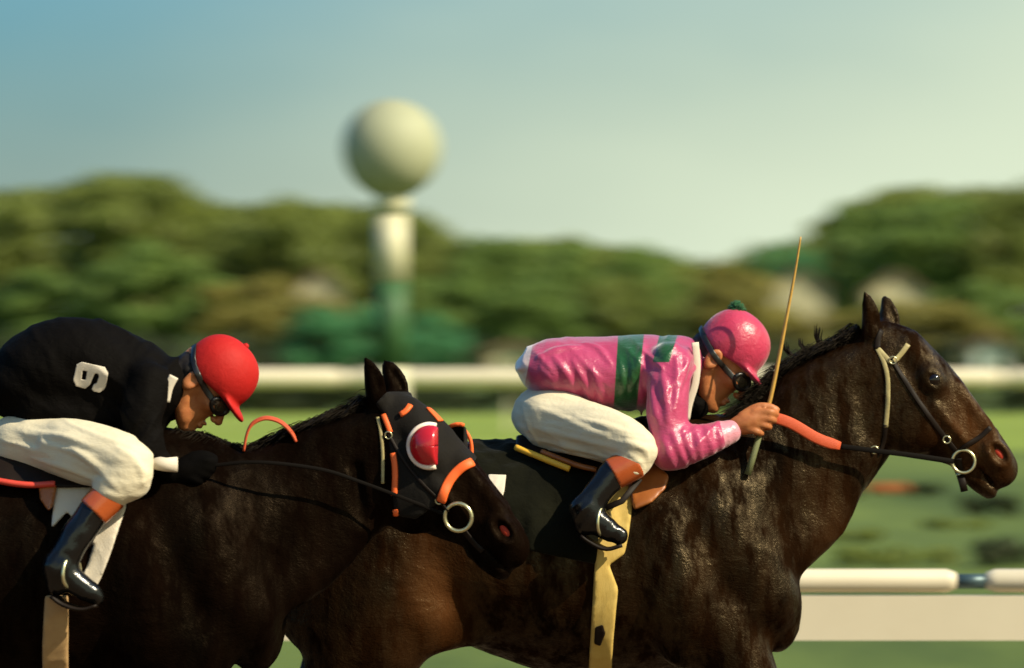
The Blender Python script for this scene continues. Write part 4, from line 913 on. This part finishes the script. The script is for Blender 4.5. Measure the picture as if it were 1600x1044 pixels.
    def capfold(P):
        a = np.arctan2((P - cc) @ L_, (P - cc) @ Fc); u = (P - cc) @ Uc
        return .0018 * np.maximum(0, 1 - np.abs(np.sin(a * 3)) * np.sqrt(np.maximum((P - cc) @ Fc * ((P - cc) @ Fc) + ((P - cc) @ L_) ** 2, 0)) / .004) * (u > -.03) - .0030 * fbm((P - cc) * 12, 1)
    c.displace(capfold, .02)
    V, F = c.mesh(2); co = mk('cap', V, F, M[J['cap_mat']], root)
    top = W(*J['pom'], Y0)
    if J['pom_r'] > .015:
        parts = []; r = random.Random(5)
        for i in range(420):
            v = np.array([r.gauss(0, 1) for _ in range(3)]); v /= np.linalg.norm(v); l = J['pom_r'] * r.uniform(.8, 1.15); parts.append(tube([top + v * .004, top + v * l * .6, top + v * l], [.002, .0022, .0012], 4))
        mk('pompom', *merge(parts), M['pompom'], co)
    else: mk('button', *sphere(top, J['pom_r'], 14, 10), M[J['cap_mat']], co)
    # ---- dark neckcloth, gloves
    nc = new(.0050); nc.chain([tuple(q(-.045, -.075)) + (.058, .060), tuple(g(J['neck'], 0)) + (.070, .076)], .02); nc.chain([tuple(q(.0, -.125)) + (.036, .045), tuple(g(J['stock'], 0)) + (.05, .07)], .03)
    nc.displace(lambda P: -.003 * fbm(P * np.array((30, 30, 60)), 2), .02); V, F = nc.mesh(2); mk('neckcloth', V, F, M['silk_black'], root)
    if 'glove' in J:
        for A, hnd in ((J['near_arm'], J['near_hand']), (far_arm, J['far_hand'])):
            gv = new(.0044); gv.chain([S(A[-1], .028, .032), tuple(W(hnd[0][0][0], hnd[0][0][1], Y0 + hnd[0][0][2])) + (.029, .031)], .012)
            for fg in hnd: gv.chain([tuple(W(p[0], p[1], Y0 + p[2])) + (p[3] + .004, p[3] + .004) for p in fg], .007, sub=3)
            V, F = gv.mesh(2); mk('glove', V, F, M['glove'], root)
    # ---- hair and goggles
    hr = new(.0044); hr.ell(tuple(q(-.022, .0)), (.066 * sc, .062 * sc, .070 * sc), [F_, Up, L_], .01); hr.ell(tuple(q(-.05, -.045)), (.040 * sc, .045 * sc, .058 * sc), [F_, Up, L_], .02); hr.displace(lambda P: .003 * fbm(P * 70, 2), .02)
    V, F = hr.mesh(2); mk('hair', V, F, M['hairdark'], root)
    gg = None
    for s_ in (-1, 1):
        cen = q(.089, -.012, s_ * .042); nr = F_ * .72 + L_ * s_ * .69; nr /= np.linalg.norm(nr); a1 = np.cross(nr, Up); a1 /= np.linalg.norm(a1)
        P = [cen + sc * (a1 * .033 * math.cos(t_) + Up * .020 * math.sin(t_)) for t_ in np.linspace(0, 2 * math.pi, 25)]
        o = mk('goggles' if gg is None else 'goggle_frame', *tube(P, .0062 * sc, 8, False), M['goggle'], root if gg is None else gg)
        if gg is None: gg = o
        mk('lens', *sphere(cen - nr * .002, (.031 * sc, .019 * sc, .006), 18, 10, [a1, Up, nr]), M['lens'], gg)
    for s_ in (-1, 1):
        path = J['strap']; P = []
        for pp in resample(path, 5):
            h = hit([b, c, hr], pp[0], pp[1], Y0 + s_ * .2, Y0, .004); P.append(h)
        P = np.array(P); P[1:-1] = .25 * P[:-2] + .5 * P[1:-1] + .25 * P[2:]
        nr = np.array([gradm([b, c, hr], x) for x in P]); mk('goggle_strap', *ribbon(P, nr, .017, .004), M['goggle'], gg)
    return root, dict(body=b, shirt=s, cap=c, breeches=p)

def hand(px, py, y, sc, sg):
    """closed fist: palm, four unequal curled fingers and a thumb over the rein"""
    H = [[(px - 42 * sc, py + 17 * sc, y, .024), (px - 22 * sc, py + 8 * sc, y + sg * .004, .030), (px - 2 * sc, py + 2 * sc, y + sg * .004, .027)],
         [(px - 22 * sc, py + 16 * sc, y, .022), (px - 4 * sc, py + 14 * sc, y, .021)]]
    ln = (1.0, 1.08, 1.0, .8)
    for i in range(4):
        bx, by = px - 6 * sc - 5.5 * i * sc, py - 7 * sc + 8.2 * i * sc; l = ln[i] * sc
        H.append([(bx, by, y + sg * .014, .0108), (bx + 24 * l, by - 1 * sc + 2.0 * i * sc, y + sg * .020, .0105), (bx + 33 * l, by + 3 * sc + 1.5 * i * sc, y + sg * .002, .0098), (bx + 24 * l, by + 5 * sc + 1.2 * i * sc, y - sg * .018, .0090)])
    H.append([(px - 26 * sc, py - 2 * sc, y, .014), (px - 6 * sc, py - 15 * sc, y - sg * .002, .0125), (px + 14 * sc, py - 17 * sc, y - sg * .002, .0115), (px + 28 * sc, py - 12 * sc, y - sg * .004, .0092)])
    return H
def bandsR(px, py, V):
    hoop = np.minimum(px - (962 - (py - 585) * .06), (1000 - (py - 585) * .10) - px) * .00192
    hoop = np.where((py > 640), np.minimum(hoop, .05), hoop)
    wed = np.minimum.reduce([(px - (1030 - (py - 525) * .25)), (1058 - (py - 525) * .30) - px, (566 - py)]) * .00192
    tail = np.minimum((828 - (py - 560) * .20) - px, 50.0) * .00192
    return {'hoop': np.maximum(hoop, wed), 'tail': tail, 'cuff': np.minimum.reduce([px - (1129 + (py - 676) * .25), 706 - py, py - 640]) * .00192}
JR = dict(seat=[(846, 648, .086, .15), (875, 652, .088, .16)], shirt=[(812, 576, .010, .10), (834, 571, .050, .13), (862, 577, .090, .155), (905, 580, .100, .16), (950, 584, .108, .165), (1005, 582, .110, .175), (1050, 573, .090, .165)],
  near_arm=[(1048, 570, -.15, .066), (1043, 632, -.21, .062), (1046, 706, -.245, .050), (1090, 692, -.235, .050), (1138, 675, -.20, .034)],
  far_arm=[(1050, 572, .15, .066), (1050, 632, .21, .060), (1056, 698, .245, .050), (1085, 684, .235, .048), (1112, 668, .20, .034)],
  near_leg=[(868, 660, -.10, .084), (935, 676, -.20, .080), (988, 700, -.275, .070), (984, 722, -.295, .054), (956, 742, -.305, .048)],
  near_hand=hand(1186, 652, -.185, 1.0, -1), far_hand=hand(1154, 656, .19, .9, 1),
  boot=[(960, 739, -.305, .043), (930, 774, -.32, .041), (913, 796, -.33, .037), (942, 822, -.335, .034), (968, 838, -.335, .025)], heel=(913, 822, -.33),
  leg_ridges=[[(830, 684), (890, 697), (955, 716), .0055], [(836, 668), (900, 684), (972, 704), .0055], [(860, 700), (905, 708), (950, 719), .005], [(900, 652), (950, 668), (992, 684), .006], [(846, 640), (900, 662), (950, 682), .005], [(980, 690), (1004, 700), (1012, 716), .006], [(985, 712), (1000, 722), (1006, 732), .005], [(820, 640), (828, 668), (842, 690), .006]],
  cuff=[(994, 721, -.297, .051), (956, 742, -.307, .049)], sole=[(908, 836, -.33), (925, 848, -.332), (948, 858, -.335), (972, 852, -.335)],
  head_c=(1124, 558), head_pitch=R(41), head_s=1.10, stock=(1084, 632), neck=(1082, 566), cap_c=(1147, 539), cap_pitch=R(34), cap_r=(.108, .094, .106), cap_mat='cap_pink', cap_flap=1, pom=(1151, 484), pom_r=.027,
  ridges=[[(1038, 688), (1046, 712), (1054, 730), .008], [(1052, 680), (1062, 705), (1070, 727), .008], [(1068, 675), (1076, 700), (1084, 720), .008], [(1086, 668), (1090, 690), (1094, 714), .008], [(1102, 667), (1108, 688), (1112, 706), .007], [(1120, 663), (1124, 682), (1126, 698), .006],
   [(1018, 600), (1022, 630), (1030, 662), .009], [(1034, 575), (1040, 615), (1044, 660), .009], [(1056, 560), (1058, 600), (1052, 640), .009], [(1074, 545), (1070, 575), (1062, 605), .009], [(1090, 548), (1086, 570), (1076, 590), .007],
   [(866, 560), (886, 585), (900, 615), .010], [(896, 565), (915, 600), (928, 634), .010], [(925, 580), (938, 610), (946, 638), .010], [(842, 560), (870, 549), (905, 545), .009], [(915, 540), (938, 548), (955, 570), .008], [(846, 578), (862, 592), (872, 606), .008],
   [(1004, 540), (996, 570), (990, 600), .009], [(1000, 600), (1004, 625), (1002, 648), .009], [(968, 560), (974, 600), (972, 636), .006], [(984, 548), (988, 590), (984, 634), .006]],
  shirt_mat='silk_pink', fold=.0045, leg_rot=-.25, bands=bandsR, bandmats=[('hoop', (.008, .065, .014)), ('tail', (.60, .46, .44)), ('cuff', (.58, .24, .30))], strap=[(1094, 512), (1103, 534), (1114, 553), (1130, 573), (1150, 594)])
jR, FR = jockey('jockey', 'crouching jockey in pink silks with a green hoop and pink pompom cap', YR, JR)
def bandsL(px, py, V): return None
JL = dict(seat=[(30, 692, .085, .15), (62, 694, .088, .16)], shirt=[(22, 606, .085, .14), (68, 582, .128, .165), (125, 572, .138, .175), (186, 586, .124, .18), (238, 604, .100, .165)], belly=[(60, 640, .06, .14), (140, 645, .085, .15), (215, 662, .075, .14)],
  near_arm=[(232, 602, -.16, .064), (222, 650, -.20, .058), (226, 702, -.215, .048), (240, 716, -.21, .038), (252, 722, -.205, .030)],
  near_leg=[(66, 698, -.10, .080), (128, 706, -.20, .084), (196, 730, -.275, .080), (178, 764, -.295, .056), (148, 799, -.305, .046)],
  near_hand=hand(308, 728, -.165, .92, -1), far_hand=hand(312, 722, .19, 1.0, 1),
  boot=[(150, 796, -.305, .043), (118, 842, -.32, .043), (92, 886, -.33, .038), (122, 912, -.335, .034), (150, 932, -.335, .025)], heel=(88, 914, -.33),
  leg_ridges=[[(50, 716), (110, 732), (160, 752), .006], [(60, 690), (130, 712), (176, 742), .006], [(90, 655), (150, 680), (205, 700), .006], [(180, 700), (214, 722), (222, 752), .007], [(110, 700), (150, 728), (185, 764), .006], [(40, 672), (90, 682), (140, 698), .005]],
  cuff=[(174, 771, -.297, .050), (145, 801, -.307, .048)], sole=[(82, 930, -.33), (100, 944, -.332), (128, 952, -.335), (152, 946, -.335)],
  head_c=(315, 592), head_pitch=R(48), head_s=1.04, stock=(262, 636), glove=1, neck=(272, 598), cap_c=(345, 582), cap_pitch=R(44), cap_r=(.108, .094, .104), cap_mat='cap_red', cap_flap=1, pom=(384, 541), pom_r=.009,
  shirt_mat='silk_black', fold=.006, leg_rot=-.3, bands=bandsL, strap=[(303, 540), (302, 566), (311, 590), (322, 610), (337, 630)])
jL, FLd = jockey('jockey', 'crouching jockey in black silks with a white number and plain red cap', YL, JL)
wrap('number', FLd['shirt'], [(127.4, 565.4), (163.8, 573.5), (169, 583), (165.7, 603.2), (162.8, 608.5), (156, 613.8), (146.5, 611.9), (143.2, 608), (146.5, 600.4), (151.3, 598.5), (154.7, 587.9), (153.2, 584), (148.5, 583.6), (145.6, 589.8), (140.8, 601.3), (133.1, 607.6), (118.7, 603.7), (114.4, 593.7), (119.7, 569.7)],
     .0018, M['cloth_white'], jL, ymax=YL, fine=3, holes=[[(129.3, 579.3), (136, 580.2), (134, 593.7), (127.4, 592.7)]], smooth=1)
mk('cuff', *tube([W(238, 722, YL - .245), W(258, 726, YL - .24), W(277, 726, YL - .235)], [.020, .0195, .022], 14), M['cloth_white'], jL)
for P_, nm in (([(258, 628), (263, 606), (272, 588)], jL),):
    mk('collar', *ribbon(catmull([W(a, b_, YL - .19) for a, b_ in P_], 5), np.tile((.2, -1, .1), (len(catmull([(0, 0), (1, 1), (2, 2)], 5)), 1)), .026, .006), M['cloth_white'], nm)
P_ = catmull([W(a, b_, YR - .125) for a, b_ in ((1072, 656), (1077, 630), (1086, 600), (1089, 570), (1086, 535))], 5)
mk('collar', *ribbon(P_, np.tile((.2, -1, .1), (len(P_), 1)), .022, .006), M['cloth_white'], jR)
wp = thing('riding_whip', 'thin yellow cane whip held upright in the pink jockey\'s hand', 'whip', W(1195, 650, YR - .17))
P_ = catmull([W(a, b_, YR + y) for a, b_, y in ((1190, 668, -.172), (1204, 622, -.175), (1219, 550, -.18), (1234, 470, -.19), (1244, 415, -.2), (1251, 370, -.21))], 6)
mk('shaft', *tube(P_, np.linspace(.0072, .0028, len(P_)), 8), M['cane'], wp)
mk('grip', *tube([W(1168, 742, -.185), W(1176, 716, -.18), W(1190, 668, -.172)], [.011, .010, .009], 10), M['whip_handle'], wp)
